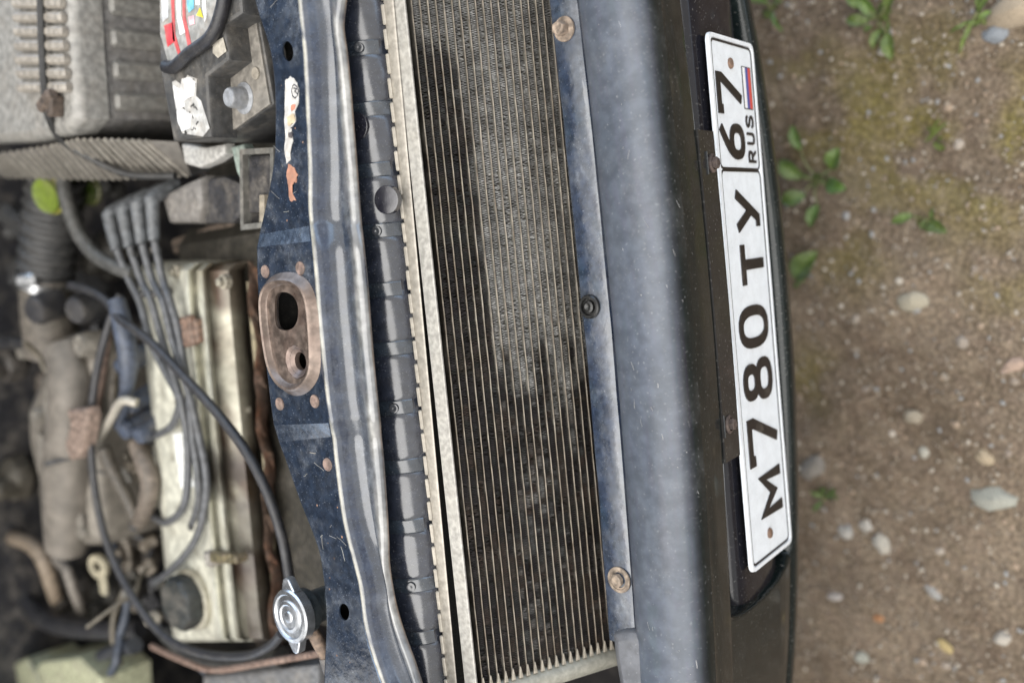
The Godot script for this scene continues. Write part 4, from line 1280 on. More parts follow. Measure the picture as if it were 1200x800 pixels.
# ---------------------------------------------------------------- radiator
func build_radiator() -> void:
	var t := thing("radiator", "black plastic top tank of a radiator with ribs and a pale crimped metal seam", "radiator", Vector3(-0.2, 0.36, 0.06))
	var prof := [[-0.268, 0.715], [-0.262, 0.742], [-0.248, 0.752], [-0.232, 0.7545], [-0.219, 0.7535], [-0.2075, 0.7505], [-0.2, 0.7465], [-0.1955, 0.7415], [-0.192, 0.735], [-0.1895, 0.7275], [-0.1885, 0.72]]
	var tank_row := func(z: float, out: float) -> PackedVector3Array:
		var r := PackedVector3Array()
		for i in prof.size():
			var c := Vector2(-0.228, 0.722)
			var q := Vector2(prof[i][0], prof[i][1])
			q += (q - c).normalized() * out
			r.append(Vector3(q.x - 0.02 * (z - 0.06), q.y, z))
		return r
	var b := MB.new()
	b.tint = Color(0.020, 0.027, 0.037)
	var rows := []
	var zs := [-0.2489, -0.1976, -0.1445, -0.091, -0.037, 0.0159, 0.0695, 0.1236, 0.1783, 0.2345, 0.2906, 0.3409, 0.3988]
	var stops := [-0.32]
	stops.append_array(zs)
	stops.append(0.46)
	for i in stops.size() - 1:      # a swollen barrel between each two straps
		for s in [0.0, 0.1, 0.13, 0.2, 0.35, 0.5, 0.65, 0.8, 0.87, 0.9]:
			rows.append(tank_row.call(lerpf(stops[i], stops[i + 1], s), 0.0 if s < 0.12 or s > 0.88 else 0.0016 + 0.0016 * sin(PI * s)))
	b.grid(rows, false, [], Vector3(-0.23, 0.7, 0.06))
	var tank := part(t, "tank", b.mesh(60.0), M.tank)
	# collars, each a raised strap round the tank
	for k in zs.size():
		b = MB.new()
		b.tint = Color(0.026, 0.034, 0.045)
		rows = []
		var zc: float = zs[k]
		for q in [[-0.0078, -0.0006], [-0.0068, 0.0016], [-0.0056, 0.0023], [0.0056, 0.0023], [0.0068, 0.0016], [0.0078, -0.0006]]:
			var full: PackedVector3Array = tank_row.call(zc + q[0], q[1])
			rows.append(full.slice(1, 10 - (k % 2)))
		b.grid(rows, false, [], Vector3(-0.23, 0.7, zc))
		var rib := part(tank, "rib", b.mesh(28.0), M.tank)
		if k % 3 == 1:
			b = MB.new()
			b.tint = Color(0.045, 0.05, 0.058)
			b.lathe(PackedVector2Array([Vector2(0.0045, 0), Vector2(0.0042, 0.0022), Vector2(0.003, 0.0026), Vector2(0, 0.002)]), Vector3(-0.2 - 0.02 * (zc - 0.06), 0.7495, zc), Vector3(0.5, 0.85, 0), 16)
			part(tank, "moulded_stud", b.mesh(), M.tank)
	# two round moulded bosses
	for q in PackedVector3Array([Vector3(-0.2052, 0.7555, -0.1305), Vector3(-0.1831, 0.7485, -0.0629)]):
		b = MB.new()
		b.tint = Color(0.016, 0.019, 0.024)
		b.lathe(PackedVector2Array([Vector2(0.0125, -0.006), Vector2(0.0125, 0.0004), Vector2(0.0118, 0.0009), Vector2(0, 0.0007)]), q - Vector3(0, 0.0006, 0), Vector3(0.25, 0.95, 0), 28)
		part(tank, "moulded_boss", b.mesh(), M.tank)
	# crimped seam: a strip with bent tabs
	b = MB.new()
	b.tint = Color(0.40, 0.37, 0.32)
	var x_at := func(z: float) -> float:
		return -0.1795 - 0.02 * (z - 0.06)
	rows = []
	for i in 27:
		var z := -0.32 + i * 0.03
		var x: float = x_at.call(z)
		rows.append(PackedVector3Array([Vector3(x - 0.008, 0.716, z), Vector3(x - 0.007, 0.7285, z), Vector3(x - 0.0045, 0.7296, z), Vector3(x + 0.004, 0.7292, z), Vector3(x + 0.0055, 0.728, z), Vector3(x + 0.002, 0.724, z)]))
	b.grid(rows, false, [], Vector3(-0.18, 0.6, 0.06))
	part(t, "seam_strip", b.mesh(40.0), M.alu)
	var tab := MB.new()
	tab.tint = Color(0.44, 0.40, 0.34)
	tab.box(Vector3.ZERO, Vector3(0.0036, 0.0034, 0.0178), 0.0009)
	var tab_mesh := tab.mesh(30.0)
	for i in 36:
		var z := -0.31 + i * 0.0213
		var o := part(t, "crimp_tab", tab_mesh, M.alu)
		o.position = Vector3(x_at.call(z) - 0.0062, 0.7302 + (nn(z * 99.0, 1.0) - 0.5) * 0.0012, z) - t.position
		o.rotation = Vector3(0, 0.03, -0.25)
	# the core below
	b = MB.new()
	b.tint = Color(0.03, 0.028, 0.026)
	b.box(Vector3(-0.215, 0.54, 0.07), Vector3(0.028, 0.34, 0.74))
	part(t, "core", b.mesh(0.0), M.fin)
	# filler neck, cap and overflow spout
	var cap := Vector3(-0.3278, 0.8, 0.3221)
	b = MB.new()
	b.tint = Color(0.05, 0.055, 0.062)
	b.lathe(PackedVector2Array([Vector2(0.016, -0.06), Vector2(0.0165, -0.03), Vector2(0.0185, -0.025), Vector2(0.0225, -0.02), Vector2(0.023, -0.004), Vector2(0.02, -0.003)]), cap, Vector3.UP, 24)
	b.tube(PackedVector3Array([cap + Vector3(0.006, -0.045, 0), cap + Vector3(0.05, -0.05, 0.0), cap + Vector3(0.1, -0.062, 0.0)]), [0.016, 0.017, 0.02], 14)
	part(t, "filler_neck", b.mesh(), M.black)
	b = MB.new()
	b.tint = Color(0.62, 0.64, 0.67)
	b.lathe(PackedVector2Array([Vector2(0.0245, -0.012), Vector2(0.0265, -0.0115), Vector2(0.0268, -0.002), Vector2(0.0255, 0.0), Vector2(0.0222, 0.0004), Vector2(0.021, -0.0012), Vector2(0.0165, -0.0012), Vector2(0.0155, 0.0008), Vector2(0.0125, 0.0012), Vector2(0.0112, 0.0002), Vector2(0.006, 0.0002), Vector2(0.0052, 0.0012), Vector2(0.0035, 0.0016), Vector2(0, 0.0014)]), cap + Vector3(0, 0.002, 0), Vector3.UP, 36)
	var cap_part := part(t, "filler_cap", b.mesh(30.0), M.chrome, "bright pressed metal filler cap with two ears")
	for s in [-1, 1]:
		b = MB.new()
		b.tint = Color(0.62, 0.64, 0.67)
		b.prism(PackedVector2Array([Vector2(-0.011, 0), Vector2(0.011, 0), Vector2(0.007, 0.008), Vector2(0.0045, 0.0125), Vector2(0, 0.014), Vector2(-0.0045, 0.0125), Vector2(-0.007, 0.008)]), cap + Vector3(0, -0.008, s * 0.024), 0.008, 0.0016, Basis(Vector3.UP, 0.1).rotated(Vector3.UP, 0.0 if s > 0 else PI))
		part(cap_part, "cap_ear", b.mesh(30.0), M.chrome)
	b = MB.new()
	b.tint = Color(0.27, 0.19, 0.14)
	b.tube(PackedVector3Array([cap + Vector3(0.004, -0.018, 0.016), cap + Vector3(0.006, -0.026, 0.036), cap + Vector3(0.008, -0.034, 0.06)]), [0.0062, 0.0068, 0.006], 12)
	part(t, "overflow_spout", b.mesh(), M.rust, "rusty overflow spout below the cap")
	b = MB.new()
	b.tint = Color(0.13, 0.12, 0.11)
	b.tube(PackedVector3Array([cap + Vector3(0.0075, -0.032, 0.05), cap + Vector3(0.009, -0.04, 0.08), cap + Vector3(0.0, -0.08, 0.14), cap + Vector3(-0.01, -0.2, 0.16)]), 0.0085, 12)
	part(t, "overflow_hose", b.mesh(), M.rubber)


# ---------------------------------------------------------------- condenser
func build_condenser() -> void:
	var t := thing("condenser", "dusty aluminium condenser core with long thin tubes and crimped fins before the radiator", "condenser", Vector3(-0.13, 0.4, 0.06))
	var b := MB.new()
	b.tint = Color(0.42, 0.405, 0.37)
	var z0 := -0.31
	var z1 := 0.389
	b.box(Vector3(-0.1648, 0.7245, (z0 + z1) / 2.0 + 0.02), Vector3(0.0145, 0.003, z1 - z0 + 0.06), 0.0008, Basis(Vector3.BACK, -0.06))
	part(t, "top_rail", b.mesh(30.0), M.alu, "pale aluminium rail along the top of the core")
	var top := Vector2(-0.1575, 0.7165)
	var low := Vector2(-0.0955, 0.556)
	var lean := (low - top).normalized()
	var back := Vector2(lean.y, -lean.x)      # into the core
	if back.x > 0.0:
		back = -back
	var count := 23
	var step := (low - top) / 22.0
	var tube_b := Basis(Vector3(lean.x, lean.y, 0), Vector3(-back.x, -back.y, 0), Vector3(0, 0, 1))
	for i in count:
		var c := top + step * i
		b = MB.new()
		var rows := []
		var cols := []
		for k in 90:
			var z := lerpf(z0, z1, k / 89.0)
			var r := PackedVector3Array()
			var cc := PackedColorArray()
			var wob := (nn(z * 22.0, i * 3.1) - 0.5) * 0.0005
			for q in [[-0.0005, -0.014], [-0.00055, -0.0011], [-0.00055, -0.0004], [-0.00025, 0.0], [0.00025, 0.0], [0.00055, -0.0004], [0.00055, -0.0011], [0.0005, -0.014]]:
				r.append(Vector3(c.x + lean.x * (q[0] + wob) - back.x * q[1], c.y + lean.y * (q[0] + wob) - back.y * q[1], z))
				var fd := fin_dust_and_shade(mini(i, count - 2), z)
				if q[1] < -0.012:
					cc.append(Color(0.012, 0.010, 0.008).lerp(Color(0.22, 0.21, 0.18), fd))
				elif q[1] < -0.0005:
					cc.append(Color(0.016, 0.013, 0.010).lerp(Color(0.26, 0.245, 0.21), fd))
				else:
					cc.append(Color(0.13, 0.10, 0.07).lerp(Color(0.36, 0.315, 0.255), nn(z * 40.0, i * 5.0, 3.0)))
			rows.append(r)
			cols.append(cc)
		b.grid(rows, false, cols, Vector3(c.x + back.x * 0.01, c.y + back.y * 0.01, 0.06))
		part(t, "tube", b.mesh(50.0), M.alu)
		# pointed end of the tube at the header
		b = MB.new()
		b.tint = Color(0.33, 0.295, 0.24)
		b.prism(PackedVector2Array([Vector2(-0.0005, -0.009), Vector2(0.0005, -0.009), Vector2(0.0022, 0.002), Vector2(-0.0022, 0.002)]), Vector3(c.x, c.y, z1), 0.0024, 0.0006, tube_b)
		part(t, "tube_end", b.mesh(30.0), M.alu)
		if i == count - 1:
			break
		# fins between this tube and the next: one folded strip
		b = MB.new()
		var folds := 660
		var a := c + lean * 0.0009
		var d := c + step - lean * 0.0009
		var prev := []
		for k in folds + 1:
			var z := lerpf(z0, z1, float(k) / folds)
			var at := a if k % 2 == 0 else d
			z += (nn(z * 60.0, i * 2.3, 7.0) - 0.5) * 0.002
			var dust := fin_dust_and_shade(i, z)
			var depth := 0.0012 + 0.0014 * nn(z * 45.0, i * 1.7, 11.0)
			if nn(z * 31.0, i * 0.9, 21.0) > 0.66:      # crushed fins
				depth += rng.randf() * 0.0022
				z += rng.randf_range(-0.0009, 0.0009)
			var dark_fin := Color(0.008, 0.007, 0.006).lerp(Color(0.10, 0.062, 0.038), smoothstep(0.52, 0.72, nn(z * 19.0, i * 0.45, 41.0)) * lerpf(0.15, 0.3, smoothstep(0.02, 0.14, z)))  # near-black fin colour with brown mottling, seen where dust is thin
			b.tint = dark_fin.lerp(Color(0.39, 0.38, 0.36), dust)
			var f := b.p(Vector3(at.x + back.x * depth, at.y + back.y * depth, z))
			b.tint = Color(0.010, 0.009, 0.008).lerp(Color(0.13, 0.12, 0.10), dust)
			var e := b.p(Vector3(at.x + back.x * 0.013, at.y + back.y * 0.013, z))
			b.tint = dark_fin.lerp(Color(0.43, 0.42, 0.395), dust * (0.6 + 0.4 * rng.randf()))
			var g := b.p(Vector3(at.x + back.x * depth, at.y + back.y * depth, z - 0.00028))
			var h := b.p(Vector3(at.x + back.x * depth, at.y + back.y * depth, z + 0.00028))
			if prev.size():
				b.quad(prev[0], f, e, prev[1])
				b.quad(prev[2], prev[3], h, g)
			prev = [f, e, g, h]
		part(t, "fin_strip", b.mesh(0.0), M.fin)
	# header at the end, brackets
	b = MB.new()
	b.tint = Color(0.34, 0.33, 0.28)
	var h0 := Vector3(top.x - lean.x * 0.02 + back.x * 0.006, top.y - lean.y * 0.02 + back.y * 0.006, z1 + 0.0115)
	var h1 := Vector3(low.x + lean.x * 0.02 + back.x * 0.006, low.y + lean.y * 0.02 + back.y * 0.006, z1 + 0.0115)
	b.tube(PackedVector3Array([h0, h0.lerp(h1, 0.5), h1]), 0.0105, 16)
	part(t, "header", b.mesh(), M.alu, "corroded pale header pipe at the tube ends")
	b = MB.new()
	b.tint = Color(0.02, 0.019, 0.018)
	var mid := (top + low) / 2.0 + back * 0.017
	b.box(Vector3(mid.x, mid.y, (z0 + z1) / 2.0), Vector3(0.17, 0.002, z1 - z0), 0.0, tube_b)
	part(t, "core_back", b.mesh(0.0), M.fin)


func fin_dust_and_shade(i: int, z: float) -> float:      # road dust on the fins there, less painted ledge shading (0..1)
	var py := 400.0 + (z - 0.067) * 1270.0      # along the row, in the units the tones were measured in
	var n1 := nn(z * 13.0, i * 0.32, 1.0)
	var n2 := nn(z * 60.0, i * 1.1, 2.0)
	var edge := 455.0 + 30.0 * sin(i * 0.5) + (n1 - 0.5) * 160.0
	var d := 1.0 - smoothstep(edge - 45.0, edge + 30.0, py)
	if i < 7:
		var dark_patch := smoothstep(40.0, 70.0, py + i * -5.0) * (1.0 - smoothstep(4.4, 5.3, i + (n1 - 0.5) * 1.2 - 0.004 * (py - 200.0)))  # darker patch over the first rows
		dark_patch *= 1.0 - 0.75 * exp(-pow((py - 130.0) / 26.0, 2.0)) * smoothstep(0.45, 0.6, n2)
		d *= 1.0 - 0.98 * dark_patch
	if i < 5 and py > 330.0:
		d *= 0.18
	d *= 0.55 + 0.6 * n1
	d *= 0.72 + 0.5 * exp(-pow((i - 9.5) / 5.0, 2.0) - pow((py - 290.0) / 170.0, 2.0))
	d += 0.16 * smoothstep(0.62, 0.75, n2) * smoothstep(0.5, 0.7, n1)
	d += 0.42 * exp(-pow((py - 600.0) / 45.0, 2.0) - pow((i - 9.0) / 2.0, 2.0)) * smoothstep(0.4, 0.6, n2)
	d += 0.3 * exp(-pow((py - 720.0) / 60.0, 2.0) - pow((i - 6.0) / 3.0, 2.0)) * smoothstep(0.4, 0.6, n2)
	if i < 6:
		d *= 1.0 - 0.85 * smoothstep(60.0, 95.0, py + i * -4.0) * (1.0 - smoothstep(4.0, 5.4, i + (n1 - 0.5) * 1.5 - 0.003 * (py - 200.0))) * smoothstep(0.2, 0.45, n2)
	if i > 14:
		d *= 0.62 + 0.3 * n1  # shading near the ledge, painted in as a darker tone
	return clampf(d * (0.65 + 0.7 * n2), 0.0, 1.0)


# ---------------------------------------------------------------- engine
func build_engine() -> void:
	var base := Vector3(-0.6, 0.25, 0.14)
	var t := thing("engine", "oily engine with a pale ribbed valve cover and cast intake", "engine", base)
	var b := MB.new()
	b.tint = Color(0.035, 0.028, 0.022)
	b.box(Vector3(-0.585, 0.46, 0.17), Vector3(0.27, 0.38, 0.5), 0.02)
	b.box(Vector3(-0.43, 0.5, 0.17), Vector3(0.06, 0.2, 0.42), 0.02)
	b.box(Vector3(-0.6, 0.42, -0.2), Vector3(0.34, 0.3, 0.24), 0.03)
	part(t, "block", b.mesh(), M.cast)
	# valve cover: profile across at stations along
	var rows := []
	var cols := []
	var near := PackedVector3Array([Vector3(-0.8026, 0.655, -0.0452), Vector3(-0.7447, 0.684, -0.0431), Vector3(-0.7217, 0.693, -0.042), Vector3(-0.7021, 0.698, -0.041), Vector3(-0.6819, 0.7, -0.0396), Vector3(-0.6478, 0.7, -0.0372), Vector3(-0.6133, 0.702, -0.0348), Vector3(-0.59, 0.7125, -0.0339), Vector3(-0.5768, 0.7165, -0.0332), Vector3(-0.577, 0.7125, -0.033), Vector3(-0.5872, 0.703, -0.033), Vector3(-0.5807, 0.7025, -0.0325), Vector3(-0.5597, 0.712, -0.0317), Vector3(-0.5469, 0.716, -0.031), Vector3(-0.5472, 0.712, -0.0308), Vector3(-0.5579, 0.702, -0.0309), Vector3(-0.5463, 0.697, -0.0297), Vector3(-0.5344, 0.69, -0.0284), Vector3(-0.5367, 0.676, -0.0276), Vector3(-0.5579, 0.655, -0.0276), Vector3(-0.5955, 0.625, -0.0283)])
	var far := PackedVector3Array([Vector3(-0.8394, 0.655, 0.4977), Vector3(-0.7797, 0.684, 0.4764), Vector3(-0.7558, 0.693, 0.4688), Vector3(-0.7352, 0.698, 0.4633), Vector3(-0.7139, 0.7, 0.4586), Vector3(-0.6775, 0.7, 0.4519), Vector3(-0.6411, 0.702, 0.4445), Vector3(-0.6169, 0.7125, 0.4363), Vector3(-0.6031, 0.7165, 0.4324), Vector3(-0.6032, 0.7125, 0.4338), Vector3(-0.6134, 0.703, 0.4391), Vector3(-0.6065, 0.7025, 0.438), Vector3(-0.5847, 0.712, 0.4306), Vector3(-0.5714, 0.716, 0.4267), Vector3(-0.5715, 0.712, 0.4282), Vector3(-0.5823, 0.702, 0.4337), Vector3(-0.5697, 0.697, 0.4332), Vector3(-0.5568, 0.69, 0.4333), Vector3(-0.5585, 0.676, 0.4386), Vector3(-0.5797, 0.655, 0.45), Vector3(-0.6178, 0.625, 0.4678)])
	var hs := [0.655, 0.684, 0.693, 0.698, 0.7, 0.7, 0.702, 0.7125, 0.7165, 0.7125, 0.703, 0.7025, 0.712, 0.716, 0.712, 0.702, 0.697, 0.69, 0.676, 0.655, 0.625]
	for k in 30:
		var s := k / 29.0
		var drop := 0.0
		var sh := 1.0
		if k < 3:
			drop = [0.05, 0.012, 0.002][k]
		elif k > 26:
			drop = [0.002, 0.012, 0.05][k - 27]
		var q := s
		if k < 3:
			q = [0.0, 0.004, 0.02][k]
		elif k > 26:
			q = [0.98, 0.996, 1.0][k - 27]
		var r := PackedVector3Array()
		var cc := PackedColorArray()
		for i in near.size():
			var p := near[i].lerp(far[i], q)
			p.y = maxf(hs[i] - drop * sh, 0.62)
			r.append(p)
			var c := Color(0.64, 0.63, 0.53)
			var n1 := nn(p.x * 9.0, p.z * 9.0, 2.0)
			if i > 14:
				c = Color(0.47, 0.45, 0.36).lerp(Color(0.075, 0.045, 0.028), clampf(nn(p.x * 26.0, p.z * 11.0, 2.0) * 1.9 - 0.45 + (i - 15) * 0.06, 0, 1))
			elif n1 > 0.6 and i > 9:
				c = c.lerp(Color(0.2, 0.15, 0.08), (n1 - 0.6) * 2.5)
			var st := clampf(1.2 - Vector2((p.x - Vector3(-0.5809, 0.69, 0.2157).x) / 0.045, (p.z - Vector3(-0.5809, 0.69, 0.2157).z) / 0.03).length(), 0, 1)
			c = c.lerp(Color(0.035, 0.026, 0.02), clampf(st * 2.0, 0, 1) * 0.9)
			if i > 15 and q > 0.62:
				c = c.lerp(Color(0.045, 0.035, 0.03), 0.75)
			cc.append(c)
		rows.append(r)
		cols.append(cc)
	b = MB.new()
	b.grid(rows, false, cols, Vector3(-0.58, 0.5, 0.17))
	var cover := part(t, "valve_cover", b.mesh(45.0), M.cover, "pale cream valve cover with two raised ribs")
	# oil filler cap
	b = MB.new()
	b.tint = Color(0.40, 0.38, 0.30)
	var oc := Vector3(-0.6805, 0.705, 0.389)
	b.lathe(PackedVector2Array([Vector2(0.041, -0.012), Vector2(0.04, 0.002), Vector2(0.034, 0.004)]), oc, Vector3.UP, 28)
	part(cover, "filler_boss", b.mesh(), M.cover)
	b = MB.new()
	b.tint = Color(0.022, 0.024, 0.027)
	b.lathe(PackedVector2Array([Vector2(0.033, 0.002), Vector2(0.034, 0.008), Vector2(0.034, 0.02), Vector2(0.031, 0.0245), Vector2(0.02, 0.026), Vector2(0, 0.026)]), oc, Vector3.UP, 48, 0.045, 8)
	part(cover, "oil_cap", b.mesh(40.0), M.plastic, "black lobed oil filler cap")
	# white paper label
	b = MB.new()
	b.tint = Color(0.75, 0.76, 0.74)
	b.prism(PackedVector2Array([Vector2(-0.6809, 0.1759), Vector2(-0.6518, 0.1725), Vector2(-0.6439, 0.2411), Vector2(-0.6773, 0.2469)]), Vector3(0, 0.7005, 0), 0.0012)
	part(cover, "paper_label", b.mesh(0.0), M.print, "white paper label")
	# brackets over the ribs
	for q in [[Vector3(-0.5868, 0.716, 0.0466), 0.03, 0.036, Color(0.19, 0.115, 0.08)], [Vector3(-0.5769, 0.714, 0.318), 0.05, 0.014, Color(0.12, 0.10, 0.045)], [Vector3(-0.6006, 0.716, 0.3224), 0.014, 0.02, Color(0.3, 0.28, 0.25)]]:
		b = MB.new()
		b.tint = q[3]
		b.box(q[0] + Vector3(0, 0.002, 0), Vector3(q[1], 0.012, q[2]), 0.003, Basis(Vector3.UP, 0.1))
		b.box(q[0] + Vector3(q[1] * 0.5, -0.006, 0), Vector3(0.01, 0.02, q[2] * 0.8), 0.003)
		part(cover, "cable_clip", b.mesh(30.0), M.rust)
	for q in PackedVector3Array([Vector3(-0.6277, 0.7, -0.0254), Vector3(-0.5279, 0.7, -0.007), Vector3(-0.5594, 0.668, 0.2318), Vector3(-0.5764, 0.668, 0.4209), Vector3(-0.5523, 0.68, 0.1459), Vector3(-0.6481, 0.702, 0.1336)]):
		b = MB.new()
		b.tint = Color(0.36, 0.33, 0.26)
		b.lathe(PackedVector2Array([Vector2(0.0085, -0.006), Vector2(0.0085, 0.002), Vector2(0.007, 0.003), Vector2(0.0055, 0.003)]), q, Vector3.UP, 18)
		b.lathe(PackedVector2Array([Vector2(0.005, 0.002), Vector2(0.005, 0.008), Vector2(0.004, 0.009), Vector2(0, 0.009)]), q, Vector3.UP, 6)
		part(cover, "cover_bolt", b.mesh(30.0), M.rust)
	# rusty heat shield in front
	b = MB.new()
	rows = []
	cols = []
	var s0 := PackedVector3Array([Vector3(-0.5023, 0.682, -0.0284), Vector3(-0.5037, 0.668, -0.0148), Vector3(-0.5895, 0.6, 0.003)])
	var s1 := PackedVector3Array([Vector3(-0.5466, 0.682, 0.4248), Vector3(-0.5471, 0.668, 0.4341), Vector3(-0.6313, 0.6, 0.478)])
	for k in 24:
		var r := PackedVector3Array()
		var cc := PackedColorArray()
		for i in 3:
			var p := s0[i].lerp(s1[i], k / 23.0) + Vector3(0.004 * sin(k * 1.7 + i), 0.003 * sin(k * 0.9), 0)
			r.append(p)
			cc.append(Color(0.24, 0.10, 0.05).lerp(Color(0.10, 0.075, 0.055), nn(k * 0.4, i * 1.0, 4.0)) if i < 2 else Color(0.07, 0.045, 0.03))
		rows.append(r)
		cols.append(cc)
	b.grid(rows, false, cols, Vector3(-0.7, 0.5, 0.17))
	part(t, "heat_shield", b.mesh(60.0), M.rust, "orange rusty heat shield edge")
	b = MB.new()
	b.tint = Color(0.33, 0.28, 0.18)
	b.tube(PackedVector3Array([Vector3(-0.5247, 0.668, -0.0042), Vector3(-0.5295, 0.668, 0.0863), Vector3(-0.5348, 0.668, 0.1887), Vector3(-0.5419, 0.668, 0.2933), Vector3(-0.5503, 0.668, 0.379)]), 0.0035, 8)
	part(t, "gasket_edge", b.mesh(), M.cast)
	for k in 5:
		b = MB.new()
		b.tint = Color(0.07, 0.045, 0.03).lerp(Color(0.11, 0.085, 0.06), k * 0.2)
		var q := (Vector3(-0.6413, 0.55, 0.0786)).lerp(Vector3(-0.6536, 0.55, 0.3603), k / 4.0)
		b.tube(PackedVector3Array([q + Vector3(-0.1, 0.02, 0), q + Vector3(-0.03, 0.03, 0.0), q + Vector3(0.02, -0.02, 0.01), q + Vector3(0.03, -0.12, 0.02)]), [0.026, 0.026, 0.024, 0.024], 12)
		part(t, "exhaust_branch", b.mesh(), M.rust)
	# cast intake
	b = MB.new()
	b.tint = Color(0.19, 0.17, 0.145)
	b.prism(PackedVector2Array([Vector2(-0.9898, 0.0524), Vector2(-0.9158, 0.0419), Vector2(-0.8435, 0.0553), Vector2(-0.8331, 0.0877), Vector2(-0.8412, 0.1341), Vector2(-0.866, 0.17), Vector2(-0.8762, 0.242), Vector2(-0.8849, 0.3272), Vector2(-0.9103, 0.346), Vector2(-1.0759, 0.3668), Vector2(-1.0841, 0.3358), Vector2(-1.0708, 0.2555), Vector2(-1.0844, 0.2039), Vector2(-1.0735, 0.1514), Vector2(-1.0257, 0.1122), Vector2(-0.995, 0.0871)]), Vector3(0, 0.6, 0), 0.12, 0.022)
	var intake := part(t, "intake_casting", b.mesh(60.0), M.casting, "grey-brown cast intake body")
	for q in [[Vector3(-0.9472, 0.722, 0.126), 0.017, 0.012], [Vector3(-1.0007, 0.722, 0.1568), 0.012, 0.014], [Vector3(-0.8749, 0.722, 0.0755), 0.011, 0.01], [Vector3(-1.0275, 0.722, 0.3372), 0.013, 0.008], [Vector3(-0.9196, 0.722, 0.3206), 0.011, 0.008], [Vector3(-1.0562, 0.7, 0.0614), 0.016, 0.02], [Vector3(-0.8459, 0.7, 0.0578), 0.018, 0.03]]:
		b = MB.new()
		b.tint = Color(0.23, 0.21, 0.18)
		b.lathe(PackedVector2Array([Vector2(q[1], -0.01), Vector2(q[1], q[2] * 0.6), Vector2(q[1] * 0.8, q[2]), Vector2(q[1] * 0.3, q[2]), Vector2(0, q[2] * 0.7)]), q[0], Vector3.UP, 16)
		part(intake, "boss", b.mesh(40.0), M.cast)
	for q in PackedVector3Array([Vector3(-1.0091, 0.725, 0.2247), Vector3(-0.9962, 0.725, 0.2745), Vector3(-0.9779, 0.722, 0.1736), Vector3(-0.9208, 0.725, 0.2745)]):
		b = MB.new()
		b.tint = Color(0.19, 0.17, 0.145)
		b.box(q, Vector3(0.014, 0.014, 0.085), 0.006, Basis(Vector3.UP, 0.1))
		part(intake, "cast_rib", b.mesh(50.0), M.casting)
	b = MB.new()
	b.tint = Color(0.175, 0.155, 0.13)
	b.tube(PackedVector3Array([Vector3(-0.8872, 0.728, 0.0569), Vector3(-0.8752, 0.732, 0.0975), Vector3(-0.876, 0.734, 0.1324), Vector3(-0.9075, 0.73, 0.1936), Vector3(-0.9392, 0.728, 0.2692), Vector3(-0.9812, 0.722, 0.35)]), [0.026, 0.03, 0.03, 0.036, 0.036, 0.03], 18)
	part(intake, "runner", b.mesh(60.0), M.casting)
	b = MB.new()
	b.tint = Color(0.27, 0.195, 0.155)
	b.prism(PackedVector2Array([Vector2(-0.8464, 0.1392), Vector2(-0.7921, 0.1356), Vector2(-0.7888, 0.1489), Vector2(-0.8255, 0.2023), Vector2(-0.8569, 0.2087), Vector2(-0.8653, 0.186), Vector2(-0.8425, 0.1597)]), Vector3(0, 0.738, 0), 0.02, 0.006)
	part(intake, "rusty_bracket", b.mesh(50.0), M.rust, "pinkish rusty bracket on the intake")
	# throttle body with its two dark connectors
	b = MB.new()
	b.tint = Color(0.16, 0.14, 0.115)
	b.tube(PackedVector3Array([Vector3(-0.9807, 0.7, -0.0341), Vector3(-0.9883, 0.7, 0.0089), Vector3(-1.0111, 0.69, 0.0659)]), [0.036, 0.038, 0.04], 20)
	part(t, "throttle_body", b.mesh(), M.cast)
	for q in [[Vector3(-0.9347, 0.735, 0.0038), 0.022], [Vector3(-0.8346, 0.725, 0.009), 0.02]]:
		b = MB.new()
		b.tint = Color(0.028, 0.03, 0.034)
		b.lathe(PackedVector2Array([Vector2(q[1], -0.03), Vector2(q[1], 0.004), Vector2(q[1] * 0.8, 0.011), Vector2(0, 0.012)]), q[0], Vector3(0.3, 1, 0.2), 18)
		part(t, "sensor", b.mesh(), M.plastic)
	# injector pieces beside the cover
	for q in PackedVector3Array([Vector3(-0.7734, 0.7, 0.0852), Vector3(-0.7832, 0.69, 0.1382), Vector3(-0.7843, 0.7, 0.1709), Vector3(-0.7474, 0.7, 0.1752)]):
		b = MB.new()
		b.tint = Color(0.05, 0.065, 0.10)
		b.lathe(PackedVector2Array([Vector2(0.014, -0.05), Vector2(0.014, -0.01), Vector2(0.011, 0.002), Vector2(0.013, 0.008), Vector2(0.01, 0.016), Vector2(0, 0.017)]), q, Vector3(0.2, 1, 0.3), 14)
		part(t, "injector", b.mesh(), M.plastic)
	for q in PackedVector3Array([Vector3(-0.9813, 0.6, -0.0646), Vector3(-0.9736, 0.62, 0.2716), Vector3(-1.0011, 0.6, 0.3865), Vector3(-1.2471, 0.6, 0.4903), Vector3(-1.1671, 0.58, 0.4999), Vector3(-1.4751, 0.56, 0.6197), Vector3(-1.1763, 0.56, 0.6132), Vector3(-1.2794, 0.66, 0.2838), Vector3(-1.1468, 0.7, 0.0759)]):
		b = MB.new()
		b.tint = Color(0.05, 0.045, 0.038).lerp(Color(0.13, 0.11, 0.085), nn(q.x * 31.0, q.z * 31.0))
		b.box(q, Vector3(0.06, 0.05, 0.07), 0.014, Basis(Vector3.UP, q.z * 9.0))
		b.lathe(PackedVector2Array([Vector2(0.018, 0.0), Vector2(0.018, 0.035), Vector2(0.012, 0.042), Vector2(0, 0.042)]), q + Vector3(0.01, 0.01, 0.01), Vector3(0.3, 1, 0), 14)
		part(t, "bracket", b.mesh(40.0), M.cast)
	build_clutter(t)
	# eyelet lug
	b = MB.new()
	b.tint = Color(0.42, 0.38, 0.27)
	var eye := Vector3(-0.9289, 0.7, 0.3777)
